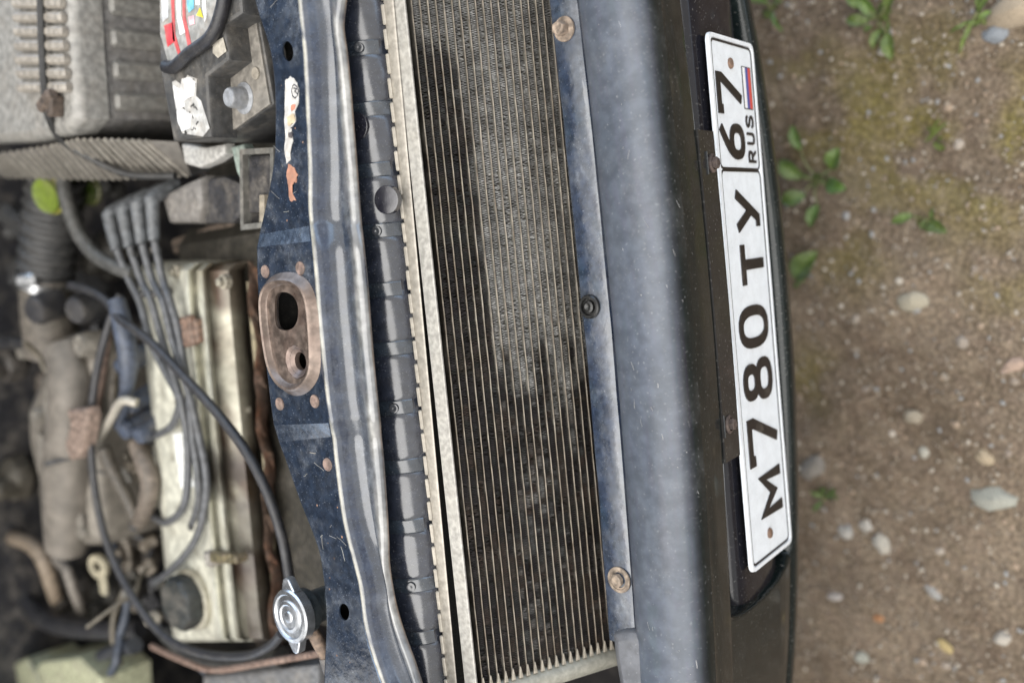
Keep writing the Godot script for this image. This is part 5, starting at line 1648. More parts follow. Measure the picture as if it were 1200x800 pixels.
	b.lathe(PackedVector2Array([Vector2(0.008, 0), Vector2(0.018, 0), Vector2(0.019, 0.004), Vector2(0.018, 0.008), Vector2(0.008, 0.008), Vector2(0.008, 0)]), eye, Vector3(0.25, 1, 0.1), 20)
	b.box(eye + Vector3(0.004, 0.002, 0.028), Vector3(0.018, 0.007, 0.03), 0.002)
	part(t, "lifting_eye", b.mesh(40.0), M.cast, "tan lifting eye")


# ---------------------------------------------------------------- battery
func build_battery() -> void:
	var t := thing("car_battery", "black car battery with coloured stickers and a grey terminal post", "battery", Vector3(-0.6806, 0.58, -0.2758))
	var b := MB.new()
	b.tint = Color(0.045, 0.046, 0.046)
	b.prism(PackedVector2Array([Vector2(-0.4744, -0.4002), Vector2(-0.3094, -0.3513), Vector2(-0.3255, -0.2529), Vector2(-0.3173, -0.1693), Vector2(-0.4129, -0.148), Vector2(-0.4976, -0.1606), Vector2(-0.5087, -0.2315)]), Vector3(0, 0.58, 0), 0.177, 0.004)
	part(t, "case", b.mesh(40.0), M.plastic)
	b = MB.new()
	b.tint = Color(0.21, 0.195, 0.17)
	b.prism(PackedVector2Array([Vector2(-0.3606, -0.3665), Vector2(-0.3134, -0.3525), Vector2(-0.3289, -0.2569), Vector2(-0.3213, -0.17), Vector2(-0.4109, -0.1503), Vector2(-0.4449, -0.1554), Vector2(-0.4289, -0.212), Vector2(-0.3989, -0.2191)]), Vector3(0, 0.7572, 0), 0.002, 0.0008)
	part(t, "terminal_shelf", b.mesh(40.0), M.plastic, "dusty grey shelf with the terminal")
	b = MB.new()
	b.tint = Color(0.055, 0.056, 0.058)
	b.prism(PackedVector2Array([Vector2(-0.4322, -0.3826), Vector2(-0.4663, -0.2303), Vector2(-0.4577, -0.1542), Vector2(-0.3872, -0.1478), Vector2(-0.3805, -0.2053), Vector2(-0.3415, -0.2138), Vector2(-0.3419, -0.2457), Vector2(-0.3112, -0.2498), Vector2(-0.3023, -0.3441)]), Vector3(0, 0.755, 0), 0.03, 0.004)
	var lid := part(t, "lid", b.mesh(40.0), M.plastic)
	var bits := [
		["sticker", PackedVector2Array([Vector2(-0.4295, -0.3735), Vector2(-0.4551, -0.2624), Vector2(-0.4463, -0.2298), Vector2(-0.4317, -0.2286), Vector2(-0.3621, -0.2405), Vector2(-0.3469, -0.2627), Vector2(-0.3303, -0.3446)]), Color(0.30, 0.295, 0.28), 0.0],
		["red_mark", PackedVector2Array([Vector2(-0.4451, -0.2687), Vector2(-0.4288, -0.2684), Vector2(-0.4283, -0.2498), Vector2(-0.4437, -0.2472)]), Color(0.62, 0.05, 0.06), 0.0006],
		["red_line", PackedVector2Array([Vector2(-0.4187, -0.3375), Vector2(-0.4126, -0.3358), Vector2(-0.4268, -0.2562), Vector2(-0.4206, -0.2348), Vector2(-0.4256, -0.2341), Vector2(-0.4324, -0.2532)]), Color(0.50, 0.08, 0.08), 0.0006],
		["red_line", PackedVector2Array([Vector2(-0.3977, -0.3318), Vector2(-0.3919, -0.3302), Vector2(-0.4048, -0.268), Vector2(-0.4002, -0.2405), Vector2(-0.4067, -0.2394), Vector2(-0.4101, -0.2659)]), Color(0.50, 0.10, 0.10), 0.0006],
		["white_bar", PackedVector2Array([Vector2(-0.4081, -0.3346), Vector2(-0.3992, -0.3322), Vector2(-0.412, -0.2713), Vector2(-0.4081, -0.2538), Vector2(-0.4178, -0.2534), Vector2(-0.4199, -0.2714)]), Color(0.75, 0.75, 0.74), 0.0007],
		["white_bar", PackedVector2Array([Vector2(-0.4356, -0.342), Vector2(-0.4217, -0.3383), Vector2(-0.4354, -0.2749), Vector2(-0.4475, -0.2726)]), Color(0.62, 0.64, 0.66), 0.0007],
		["blue_mark", PackedVector2Array([Vector2(-0.3943, -0.3065), Vector2(-0.3826, -0.3035), Vector2(-0.3882, -0.2724), Vector2(-0.3979, -0.2705), Vector2(-0.3993, -0.2782)]), Color(0.14, 0.50, 0.66), 0.0007],
		["white_bar", PackedVector2Array([Vector2(-0.3779, -0.3104), Vector2(-0.3708, -0.3085), Vector2(-0.3773, -0.2731), Vector2(-0.3846, -0.2748)]), Color(0.70, 0.76, 0.78), 0.0007],
		["yellow_triangle", PackedVector2Array([Vector2(-0.3852, -0.2651), Vector2(-0.3778, -0.2708), Vector2(-0.3742, -0.2602)]), Color(0.72, 0.62, 0.06), 0.0007],
		["pink_mark", PackedVector2Array([Vector2(-0.4003, -0.267), Vector2(-0.3896, -0.2662), Vector2(-0.3899, -0.258), Vector2(-0.3992, -0.2585)]), Color(0.68, 0.42, 0.46), 0.0007],
		["white_bar", PackedVector2Array([Vector2(-0.3665, -0.3074), Vector2(-0.3623, -0.3063), Vector2(-0.3682, -0.2596), Vector2(-0.3722, -0.2557), Vector2(-0.3737, -0.269)]), Color(0.66, 0.66, 0.66), 0.0007],
		["peeled_sticker", PackedVector2Array([Vector2(-0.4438, -0.2122), Vector2(-0.4372, -0.2127), Vector2(-0.4258, -0.2055), Vector2(-0.4144, -0.2134), Vector2(-0.3985, -0.207), Vector2(-0.4037, -0.1913), Vector2(-0.3958, -0.1849), Vector2(-0.3867, -0.1568), Vector2(-0.4005, -0.1506), Vector2(-0.4366, -0.1596), Vector2(-0.443, -0.1881)]), Color(0.45, 0.44, 0.42), 0.0002],
		["sticker_scrap", PackedVector2Array([Vector2(-0.4415, -0.2083), Vector2(-0.4297, -0.2028), Vector2(-0.4243, -0.2119), Vector2(-0.4087, -0.2106), Vector2(-0.4007, -0.2041), Vector2(-0.4067, -0.1919), Vector2(-0.4262, -0.1903), Vector2(-0.4242, -0.1848), Vector2(-0.4375, -0.1837), Vector2(-0.4418, -0.193)]), Color(0.72, 0.72, 0.71), 0.0008],
		["sticker_scrap", PackedVector2Array([Vector2(-0.441, -0.1826), Vector2(-0.4281, -0.1821), Vector2(-0.4138, -0.1746), Vector2(-0.4199, -0.1621), Vector2(-0.4362, -0.1612), Vector2(-0.4418, -0.1724)]), Color(0.68, 0.68, 0.67), 0.0008],
		["dusty_patch", PackedVector2Array([Vector2(-0.3634, -0.2344), Vector2(-0.3456, -0.2354), Vector2(-0.3427, -0.222), Vector2(-0.358, -0.2187), Vector2(-0.3655, -0.2251)]), Color(0.42, 0.39, 0.33), 0.0004],
	]
	for q in bits:
		b = MB.new()
		b.tint = q[2]
		b.prism(q[1], Vector3(0, 0.7851 + q[3], 0), 0.0005)
		part(lid, q[0], b.mesh(0.0), M.print)
	b = MB.new()
	b.tint = Color(0.05, 0.05, 0.05)
	var ink0 := Vector3(-0.4379, 0.785, -0.2094)
	var ink1 := Vector3(-0.399, 0.785, -0.1571)
	for k in 26:
		var q := Vector3(lerpf(ink0.x, ink1.x, rng.randf() * 0.8 + 0.1), 0.7862, lerpf(ink0.z, ink1.z, rng.randf()))
		var bits_ := PackedVector2Array()
		var turn := rng.randf() * TAU
		for s in 4:
			bits_.append(Vector2(q.x, q.z) + Vector2(s * 0.0016, rng.randf_range(-0.0012, 0.0012)).rotated(turn))
		b.stroke(bits_, rng.randf_range(0.0006, 0.0018), Vector3(0, 0.7859, 0), Basis.IDENTITY, 0.0003)
	part(lid, "torn_print", b.mesh(0.0), M.ink)
	b = MB.new()
	b.tint = Color(0.018, 0.019, 0.021)
	b.tube(PackedVector3Array([Vector3(-0.3029, 0.792, -0.3429), Vector3(-0.3222, 0.792, -0.2794), Vector3(-0.3365, 0.792, -0.2532), Vector3(-0.3575, 0.792, -0.2373), Vector3(-0.3955, 0.792, -0.2307), Vector3(-0.4274, 0.791, -0.2239), Vector3(-0.448, 0.788, -0.2282)]), 0.0065, 10)
	part(t, "carry_handle", b.mesh(), M.rubber, "black folded carry handle")
	var post := Vector3(-0.3615, 0.758, -0.1827)
	b = MB.new()
	b.tint = Color(0.30, 0.31, 0.33)
	b.lathe(PackedVector2Array([Vector2(0.0155, 0), Vector2(0.0155, 0.002), Vector2(0.0125, 0.003), Vector2(0.011, 0.0035), Vector2(0.0098, 0.0175), Vector2(0.0085, 0.0195), Vector2(0, 0.0198)]), post, Vector3.UP, 24)
	part(t, "terminal_post", b.mesh(40.0), M.alu, "grey lead terminal post")
	b = MB.new()
	b.tint = Color(0.30, 0.27, 0.22)
	b.lathe(PackedVector2Array([Vector2(0.006, 0), Vector2(0.0058, 0.0016), Vector2(0.003, 0.002), Vector2(0, 0.0012)]), Vector3(-0.3365, 0.7595, -0.2018), Vector3.UP, 16)
	part(t, "vent_plug", b.mesh(), M.plastic)
	# hold-down clamp under the corner
	var h := thing("battery_clamp", "whitish metal hold-down clamp under the corner of the battery", "clamp", Vector3(-0.5347, 0.7, -0.1518))
	b = MB.new()
	b.tint = Color(0.50, 0.49, 0.46)
	b.prism(PackedVector2Array([Vector2(-0.5258, -0.1634), Vector2(-0.4779, -0.1526), Vector2(-0.4419, -0.151), Vector2(-0.4411, -0.1401), Vector2(-0.4652, -0.1345), Vector2(-0.4962, -0.1322), Vector2(-0.524, -0.1406)]), Vector3(0, 0.722, 0), 0.013, 0.004)
	part(h, "clamp_plate", b.mesh(40.0), M.alu)
	b = MB.new()
	b.tint = Color(0.33, 0.40, 0.36)
	b.prism(PackedVector2Array([Vector2(-0.4427, -0.1475), Vector2(-0.4203, -0.1477), Vector2(-0.4084, -0.1302), Vector2(-0.4165, -0.1066), Vector2(-0.4295, -0.1047), Vector2(-0.4386, -0.1219)]), Vector3(0, 0.715, 0), 0.012, 0.003)
	part(h, "corroded_lug", b.mesh(40.0), M.alu, "pale green corroded lug")
	# relay box between battery and crossmember
	var r := thing("relay_box", "small black relay box in a grey frame below the battery", "relay box", Vector3(-0.4965, 0.66, -0.1147))
	b = MB.new()
	b.tint = Color(0.026, 0.027, 0.028)
	b.prism(PackedVector2Array([Vector2(-0.4135, -0.1345), Vector2(-0.3619, -0.1289), Vector2(-0.3736, -0.0701), Vector2(-0.4243, -0.0753)]), Vector3(0, 0.66, 0), 0.068, 0.004)
	part(r, "box", b.mesh(40.0), M.plastic)
	b = MB.new()
	b.tint = Color(0.14, 0.135, 0.125)
	b.stroke(PackedVector2Array([Vector2(-0.4143, -0.1381), Vector2(-0.3613, -0.1322), Vector2(-0.3757, -0.0599), Vector2(-0.4288, -0.0614)]), 0.006, Vector3(0, 0.724, 0), Basis.IDENTITY, 0.01, true)
	part(r, "frame", b.mesh(40.0), M.plastic)
	b = MB.new()
	b.tint = Color(0.30, 0.26, 0.20)
	b.prism(PackedVector2Array([Vector2(-0.3919, -0.0913), Vector2(-0.3831, -0.0903), Vector2(-0.3886, -0.0629), Vector2(-0.3975, -0.0638)]), Vector3(0, 0.728, 0), 0.006, 0.001)
	part(r, "tag", b.mesh(40.0), M.plastic)


# ---------------------------------------------------------------- air filter box
func build_air_box() -> void:
	var c := Vector3(-0.9405, 0.62, -0.3349)
	var t := thing("air_filter_box", "large dusty grey plastic air filter box with ribbed lid beside the battery", "air filter box", c)
	var b := MB.new()
	b.tint = Color(0.27, 0.26, 0.24)
	b.prism(PackedVector2Array([Vector2(-0.8695, -0.5616), Vector2(-0.5766, -0.4671), Vector2(-0.6022, -0.3664), Vector2(-0.6159, -0.2772), Vector2(-0.6242, -0.2054), Vector2(-0.6573, -0.1934), Vector2(-0.7604, -0.1991), Vector2(-0.8838, -0.2154), Vector2(-0.9933, -0.234)]), Vector3(0, 0.762, 0), 0.038, 0.012)
	var lid := part(t, "lid", b.mesh(60.0), M.plastic)
	b = MB.new()
	b.tint = Color(0.20, 0.195, 0.185)
	b.prism(PackedVector2Array([Vector2(-0.8695, -0.5616), Vector2(-0.5803, -0.4683), Vector2(-0.606, -0.3674), Vector2(-0.6198, -0.278), Vector2(-0.628, -0.2069), Vector2(-0.6588, -0.1956), Vector2(-0.7598, -0.2011), Vector2(-0.8831, -0.2175), Vector2(-0.9924, -0.2361)]), Vector3(0, 0.60, 0), 0.164, 0.004)
	var body := part(t, "body", b.mesh(60.0), M.plastic)
	# lid ribs
	for k in 9:
		var py := -30.0 + k * 16.4
		b = MB.new()
		b.tint = Color(0.33, 0.30, 0.255)
		var q := (Vector3(-0.7255, 0.806, -0.3879)).lerp(Vector3(-0.7501, 0.806, -0.2542), k / 8.5)
		var e := (Vector3(-0.612, 0.806, -0.359)).lerp(Vector3(-0.6286, 0.806, -0.2323), k / 8.5)
		b.box((q + e) / 2.0 + Vector3(0, -0.003, 0), Vector3((e - q).length(), 0.013, 0.0115), 0.003, Basis(Vector3.UP, -atan2((e - q).z, (e - q).x)))
		part(lid, "lid_rib", b.mesh(40.0), M.plastic)
	# broad pads down the front face
	var f0 := Vector3(-0.606, 0.8, -0.3674)
	var f1 := Vector3(-0.628, 0.8, -0.2069)
	for k in 5:
		b = MB.new()
		b.tint = Color(0.23, 0.22, 0.20)
		var q := f0.lerp(f1, [0.02, 0.22, 0.44, 0.66, 0.88][k])
		b.box(Vector3(q.x, 0.69, q.z), Vector3(0.011, 0.125, 0.021), 0.004, Basis(Vector3.UP, -0.12))
		part(body, "front_pad", b.mesh(40.0), M.plastic)
	# sloping end with thin ridges
	var upper := PackedVector3Array([Vector3(-0.9261, 0.785, -0.2062), Vector3(-0.8218, 0.785, -0.1968), Vector3(-0.7269, 0.785, -0.1903), Vector3(-0.6611, 0.785, -0.1875), Vector3(-0.6259, 0.762, -0.1827), Vector3(-0.5899, 0.74, -0.1767), Vector3(-0.5553, 0.72, -0.17)])
	var lower := PackedVector3Array([Vector3(-1.0183, 0.752, -0.1883), Vector3(-0.9311, 0.748, -0.1772), Vector3(-0.8432, 0.742, -0.1649), Vector3(-0.7605, 0.736, -0.1534), Vector3(-0.6992, 0.722, -0.1456), Vector3(-0.6427, 0.705, -0.1404), Vector3(-0.5844, 0.69, -0.1349)])
	b = MB.new()
	b.tint = Color(0.17, 0.16, 0.145)
	var under := PackedVector3Array()
	for q in lower:
		under.append(q + Vector3(-0.02, -0.1, -0.03))
	b.grid([upper, lower, under], false, [], Vector3(-0.75, 0.6, -0.5))
	part(body, "end_face", b.mesh(60.0), M.plastic)
	for k in 26:
		b = MB.new()
		b.tint = Color(0.27, 0.25, 0.215)
		var s := k * 0.2
		var i0 := int(s)
		var q := upper[i0].lerp(upper[i0 + 1], s - i0)
		s += 0.9
		i0 = mini(int(s), 5)
		var e := lower[i0].lerp(lower[i0 + 1], s - i0)
		b.tube(PackedVector3Array([q, q.lerp(e, 0.5), e]), 0.0024, 6, 1)
		part(body, "end_ridge", b.mesh(60.0), M.plastic)
	b = MB.new()
	b.tint = Color(0.028, 0.028, 0.028)
	b.tube(PackedVector3Array([Vector3(-0.6373, 0.811, -0.3925), Vector3(-0.6602, 0.811, -0.3045), Vector3(-0.6719, 0.811, -0.2379), Vector3(-0.6794, 0.806, -0.2142), Vector3(-0.6991, 0.785, -0.1923), Vector3(-0.6878, 0.76, -0.1708), Vector3(-0.6471, 0.735, -0.1452), Vector3(-0.5863, 0.71, -0.1353)]), 0.0045, 8)
	part(t, "spring_clip_wire", b.mesh(), M.rubber, "dark wire running over the lid and down its corner")
	b = MB.new()
	b.tint = Color(0.085, 0.06, 0.045)
	b.box(Vector3(-0.6652, 0.812, -0.2309), Vector3(0.035, 0.014, 0.014), 0.003, Basis(Vector3.UP, 0.35))
	b.box(Vector3(-0.6566, 0.808, -0.2239), Vector3(0.014, 0.018, 0.024), 0.003, Basis(Vector3.UP, -0.3))
	part(t, "lid_clip", b.mesh(40.0), M.rust, "rusty brown lid clip")
	# intake hose with clamp
	var h := thing("intake_hose", "ribbed dark grey intake hose below the air filter box with bright clamp", "hose", Vector3(-1.0397, 0.66, -0.0986))
	b = MB.new()
	b.tint = Color(0.05, 0.05, 0.048)
	var rows := []
	var a := Vector3(-0.9049, 0.7, -0.1771)
	var e := Vector3(-0.9881, 0.7, -0.0283)
	var ax := (e - a).normalized()
	var uu := ax.cross(Vector3.UP).normalized()
	var vv := ax.cross(uu)
	for k in 61:
		var s := k / 60.0
		var r := 0.038 + (0.0035 * sin(s * TAU * 9.0) if s < 0.9 else 0.0)
		var row := PackedVector3Array()
		for i in 24:
			row.append(a.lerp(e, s) + (uu * cos(TAU * i / 24) + vv * sin(TAU * i / 24)) * r)
		rows.append(row)
	b.grid(rows, true)
	part(h, "bellows", b.mesh(60.0), M.rubber)
	b = MB.new()
	b.tint = Color(0.72, 0.73, 0.74)
	var kc := Vector3(-0.9823, 0.7, -0.0378)
	b.lathe(PackedVector2Array([Vector2(0.0395, -0.006), Vector2(0.0412, -0.006), Vector2(0.0412, 0.006), Vector2(0.0395, 0.006)]), kc, ax, 32)
	b.box(kc + Vector3(0.024, 0.036, 0), Vector3(0.03, 0.016, 0.017), 0.004, Basis(Vector3.BACK, -0.5))
	part(h, "hose_clamp", b.mesh(40.0), M.chrome, "bright metal hose clamp")
	# green caps behind
	for q in [[Vector3(-0.8676, 0.735, -0.1453), 0.024, "lime green plastic cap behind the wide black hose", Color(0.13, 0.185, 0.018)], [Vector3(-0.9129, 0.66, -0.1575), 0.022, "darker green cap in the shade under the air filter box", Color(0.05, 0.085, 0.008)]]:
		var g := thing("reservoir_cap", q[2], "cap", q[0] + Vector3(0, -0.06, 0))
		b = MB.new()
		b.tint = q[3]
		b.lathe(PackedVector2Array([Vector2(q[1] * 0.95, -0.008), Vector2(q[1], -0.002), Vector2(q[1] * 0.95, 0.003), Vector2(q[1] * 0.7, 0.001), Vector2(0, 0.001)]), q[0], Vector3(0.25, 1, 0.25), 28)
		part(g, "cap_top", b.mesh(40.0), M.print)
		b = MB.new()
		b.tint = q[3] * Color(1.6, 1.1, 1.0)
		b.lathe(PackedVector2Array([Vector2(q[1] * 0.98, -0.01), Vector2(q[1] * 1.12, -0.009), Vector2(q[1] * 1.12, -0.005), Vector2(q[1] * 0.98, -0.003)]), q[0], Vector3(0.25, 1, 0.25), 28)
		part(g, "cap_rim", b.mesh(40.0), M.print)
	# fuse box
	var fb := thing("fuse_box", "pale cream-green plastic box in the far corner of the bay", "box", Vector3(-1.2178, 0.66, 0.6141))
	b = MB.new()
	b.tint = Color(0.44, 0.45, 0.30)
	b.prism(PackedVector2Array([Vector2(-1.3135, 0.6003), Vector2(-1.2447, 0.5766), Vector2(-1.2153, 0.5869), Vector2(-1.1848, 0.5708), Vector2(-1.0435, 0.5366), Vector2(-0.9785, 0.5582), Vector2(-0.9957, 0.6601), Vector2(-1.3715, 0.7542)]), Vector3(0, 0.62, 0), 0.08, 0.006)
	part(fb, "box", b.mesh(40.0), M.plastic)
	b = MB.new()
	b.tint = Color(0.36, 0.36, 0.24)
	b.tube(PackedVector3Array([Vector3(-1.2279, 0.702, 0.5799), Vector3(-1.2027, 0.702, 0.6023), Vector3(-1.1633, 0.702, 0.6583)]), 0.005, 8)
	part(fb, "rib", b.mesh(), M.plastic)


# ---------------------------------------------------------------- cables, coil, hoses
func cable(called: String, label: String, category: String, path: PackedVector3Array, r: Variant, m: Material, c: Color, group := "") -> void:
	var t := thing(called, label, category, path[0], group)
	var b := MB.new()
	b.tint = c
	b.tube(path, r, 10, 5)
	part(t, "sheath", b.mesh(60.0), m)


func build_clutter(t: Node3D) -> void:
	# small wires, clips and plugs between the cover and the intake
	var lo := Vector3(-0.8899, 0.66, 0.0352)
	var hi := Vector3(-0.8838, 0.66, 0.457)
	for k in 26:
		var s := rng.randf()
		var q := lo.lerp(hi, s) + Vector3(rng.randf_range(-0.05, 0.03), rng.randf_range(-0.04, 0.03), 0)
		var path := PackedVector3Array([q])
		var dir := Vector3(rng.randf_range(-1, 1), rng.randf_range(-0.2, 0.5), rng.randf_range(-1, 1)).normalized()
		for i in 4:
			dir = (dir + Vector3(rng.randf_range(-0.7, 0.7), rng.randf_range(-0.5, 0.3), rng.randf_range(-0.7, 0.7))).normalized()
			path.append(path[-1] + dir * rng.randf_range(0.02, 0.045))
		var b := MB.new()
		b.tint = [Color(0.03, 0.03, 0.032), Color(0.09, 0.085, 0.08), Color(0.14, 0.12, 0.09), Color(0.05, 0.06, 0.085), Color(0.22, 0.19, 0.15)][k % 5]
		b.tube(path, rng.randf_range(0.0025, 0.006), 8, 4)
		part(t, "wire", b.mesh(60.0), M.rubber)
		b = MB.new()
		b.tint = [Color(0.035, 0.035, 0.038), Color(0.20, 0.17, 0.13), Color(0.12, 0.11, 0.095), Color(0.40, 0.37, 0.31)][k % 4]
		b.box(path[0], Vector3(rng.randf_range(0.012, 0.028), rng.randf_range(0.01, 0.02), rng.randf_range(0.012, 0.026)), 0.003, Basis.from_euler(Vector3(rng.randf(), rng.randf() * 3.0, rng.randf())))
		b.lathe(PackedVector2Array([Vector2(0.008, 0), Vector2(0.008, 0.012), Vector2(0.006, 0.015), Vector2(0, 0.015)]), path[0], Vector3(rng.randf_range(-1, 1), 1, rng.randf_range(-1, 1)), 10)
		part(t, "plug", b.mesh(40.0), M.plastic if k % 2 else M.cast)
	# pieces in the far shade
	for k in 22:
		var q := (Vector3(-1.6147, 0.56, 0.5735)).lerp(Vector3(-1.2564, 0.62, -0.1865), rng.randf()) + Vector3(rng.randf_range(-0.1, 0.28), rng.randf_range(-0.1, 0.04), 0)
		var b := MB.new()
		b.tint = [Color(0.04, 0.042, 0.04), Color(0.09, 0.085, 0.075), Color(0.15, 0.125, 0.10)][k % 3]
		b.box(q, Vector3(rng.randf_range(0.03, 0.09), rng.randf_range(0.02, 0.06), rng.randf_range(0.03, 0.09)), 0.008, Basis.from_euler(Vector3(rng.randf() * 0.5, rng.randf() * 3.0, rng.randf() * 0.5)))
		b.lathe(PackedVector2Array([Vector2(0.012, 0), Vector2(0.013, 0.03), Vector2(0.009, 0.036), Vector2(0, 0.036)]), q, Vector3(rng.randf_range(-1, 1), 1, rng.randf_range(-1, 1)), 12)
		part(t, "bracket", b.mesh(40.0), M.cast)


func build_cables() -> void:
	# ignition coil with four leads
	var t := thing("ignition_coil", "black ignition coil pack with dusty grey top under the battery", "ignition coil", Vector3(-0.6827, 0.62, -0.1151))
	var b := MB.new()
	b.tint = Color(0.03, 0.031, 0.033)
	b.prism(PackedVector2Array([Vector2(-0.5695, -0.1271), Vector2(-0.5023, -0.1245), Vector2(-0.4743, -0.1134), Vector2(-0.4748, -0.0796), Vector2(-0.4969, -0.0704), Vector2(-0.5771, -0.0782)]), Vector3(0, 0.62, 0), 0.08, 0.006)
	part(t, "coil_body", b.mesh(40.0), M.plastic)
	b = MB.new()
	b.tint = Color(0.19, 0.18, 0.165)
	b.prism(PackedVector2Array([Vector2(-0.6277, -0.1162), Vector2(-0.5699, -0.1253), Vector2(-0.5344, -0.1286), Vector2(-0.5382, -0.0962), Vector2(-0.5536, -0.0764), Vector2(-0.6163, -0.0825)]), Vector3(0, 0.65, 0), 0.06, 0.008)
	part(t, "coil_top", b.mesh(40.0), M.plastic)
	b = MB.new()
	b.tint = Color(0.20, 0.155, 0.12)
	b.box(Vector3(-0.6671, 0.63, -0.0678), Vector3(0.15, 0.012, 0.02), 0.003, Basis(Vector3.UP, 0.1))
	part(t, "rusty_strap", b.mesh(40.0), M.rust)
	var grey := Color(0.10, 0.105, 0.11)
	var heads := PackedVector3Array([Vector3(-0.7249, 0.725, -0.1011), Vector3(-0.6892, 0.725, -0.1048), Vector3(-0.6531, 0.725, -0.1071), Vector3(-0.6184, 0.725, -0.1094)])
	var mids := PackedVector3Array([Vector3(-0.704, 0.72, -0.0192), Vector3(-0.6749, 0.72, -0.0174), Vector3(-0.6501, 0.72, -0.018), Vector3(-0.626, 0.72, -0.0186)])
	var ends := [PackedVector3Array([Vector3(-0.6856, 0.72, 0.0084), Vector3(-0.6691, 0.722, 0.0563), Vector3(-0.6391, 0.722, 0.0986), Vector3(-0.619, 0.722, 0.1297), Vector3(-0.6679, 0.71, 0.1649), Vector3(-0.7549, 0.69, 0.1854)]), PackedVector3Array([Vector3(-0.6525, 0.724, 0.0043), Vector3(-0.6373, 0.724, 0.0567), Vector3(-0.6116, 0.724, 0.1292), Vector3(-0.6143, 0.722, 0.1919), Vector3(-0.6408, 0.72, 0.2576), Vector3(-0.7249, 0.7, 0.2947), Vector3(-0.7922, 0.68, 0.2996)]), PackedVector3Array([Vector3(-0.6183, 0.728, 0.0076), Vector3(-0.6068, 0.728, 0.0569), Vector3(-0.5884, 0.728, 0.1078), Vector3(-0.5771, 0.726, 0.1739), Vector3(-0.5784, 0.724, 0.2306), Vector3(-0.623, 0.72, 0.2985), Vector3(-0.7133, 0.71, 0.3539), Vector3(-0.8007, 0.69, 0.3881)]), PackedVector3Array([Vector3(-0.6059, 0.726, 0.0064), Vector3(-0.5953, 0.726, 0.0422), Vector3(-0.5957, 0.724, 0.0779), Vector3(-0.5959, 0.722, 0.1292), Vector3(-0.5956, 0.724, 0.1751), Vector3(-0.5979, 0.722, 0.2118), Vector3(-0.6146, 0.715, 0.2513), Vector3(-0.6616, 0.7, 0.2884)])]
	var say := ["outermost grey ignition lead of four, ending at the cast intake side", "second grey ignition lead counted from the intake side, looping over the valve cover", "third grey ignition lead from the intake side, its long loop reaching toward the oil cap", "shortest grey ignition lead, nearest the crossmember, lying along the valve cover"]
	for k in 4:
		var path := PackedVector3Array([heads[k] + Vector3(0.0, -0.035, -0.02), heads[k] + Vector3(0, -0.004, -0.006), heads[k], heads[k].lerp(mids[k], 0.5) + Vector3(0, 0.004, 0), mids[k]])
		path.append_array(ends[k])
		var l := thing("ignition_lead", say[k], "ignition lead", heads[k], "grey ignition leads from the coil")
		b = MB.new()
		b.tint = grey
		b.tube(path.slice(3), 0.0048, 10, 5)
		part(l, "sheath", b.mesh(60.0), M.rubber)
		b = MB.new()
		b.tint = grey * 1.25
		b.tube(path.slice(0, 4), [0.009, 0.0092, 0.0088, 0.007], 12, 5)
		part(l, "boot", b.mesh(60.0), M.rubber)
		b = MB.new()
		b.tint = Color(0.04, 0.042, 0.045)
		var tip := path[-1] + (path[-1] - path[-2]).normalized() * 0.03 + Vector3(0, -0.012, 0)
		b.tube(PackedVector3Array([path[-1], path[-1].lerp(tip, 0.5) + Vector3(0, 0.002, 0), tip]), [0.0055, 0.0085, 0.0095], 12, 4)
		part(l, "plug_boot", b.mesh(60.0), M.rubber)
	for k in 2:
		var comb := thing("lead_separator", ["black comb holding the four grey leads close to the coil", "black comb holding the four grey leads nearer the valve cover"][k], "cable holder", [mids[0], mids[3]][k])
		for i in 3:
			b = MB.new()
			b.tint = Color(0.018, 0.018, 0.018)
			var q: Vector3 = (mids[i] + mids[i + 1]) / 2.0 + [Vector3(0.01, 0.002, -0.035), Vector3(0.022, 0.002, 0.016)][k]
			b.box(q, Vector3(0.009, 0.013, 0.009), 0.002)
			part(comb, "clip", b.mesh(40.0), M.plastic)
	var blk := Color(0.032, 0.034, 0.037)
	cable("breather_hose", "thick dark hose curving from the air filter box down beside the ignition leads", "hose", PackedVector3Array([Vector3(-0.8251, 0.73, -0.1725), Vector3(-0.8114, 0.735, -0.1323), Vector3(-0.7942, 0.735, -0.092), Vector3(-0.7668, 0.73, -0.0598), Vector3(-0.728, 0.725, -0.0404), Vector3(-0.7022, 0.715, -0.0293)]), 0.0098, M.rubber, Color(0.075, 0.075, 0.072))
	cable("vacuum_hose", "long thin black hose crossing the valve cover to the radiator cap", "hose", PackedVector3Array([Vector3(-0.8334, 0.735, -0.0236), Vector3(-0.7833, 0.735, -0.0141), Vector3(-0.7417, 0.735, 0.0011), Vector3(-0.7073, 0.738, 0.0258), Vector3(-0.6653, 0.74, 0.0416), Vector3(-0.6221, 0.742, 0.0609), Vector3(-0.5661, 0.742, 0.0975), Vector3(-0.5045, 0.742, 0.1395), Vector3(-0.4569, 0.742, 0.1814), Vector3(-0.4276, 0.742, 0.2243), Vector3(-0.4107, 0.742, 0.271), Vector3(-0.4029, 0.745, 0.3063), Vector3(-0.3934, 0.75, 0.3237)]), 0.0056, M.rubber, blk)
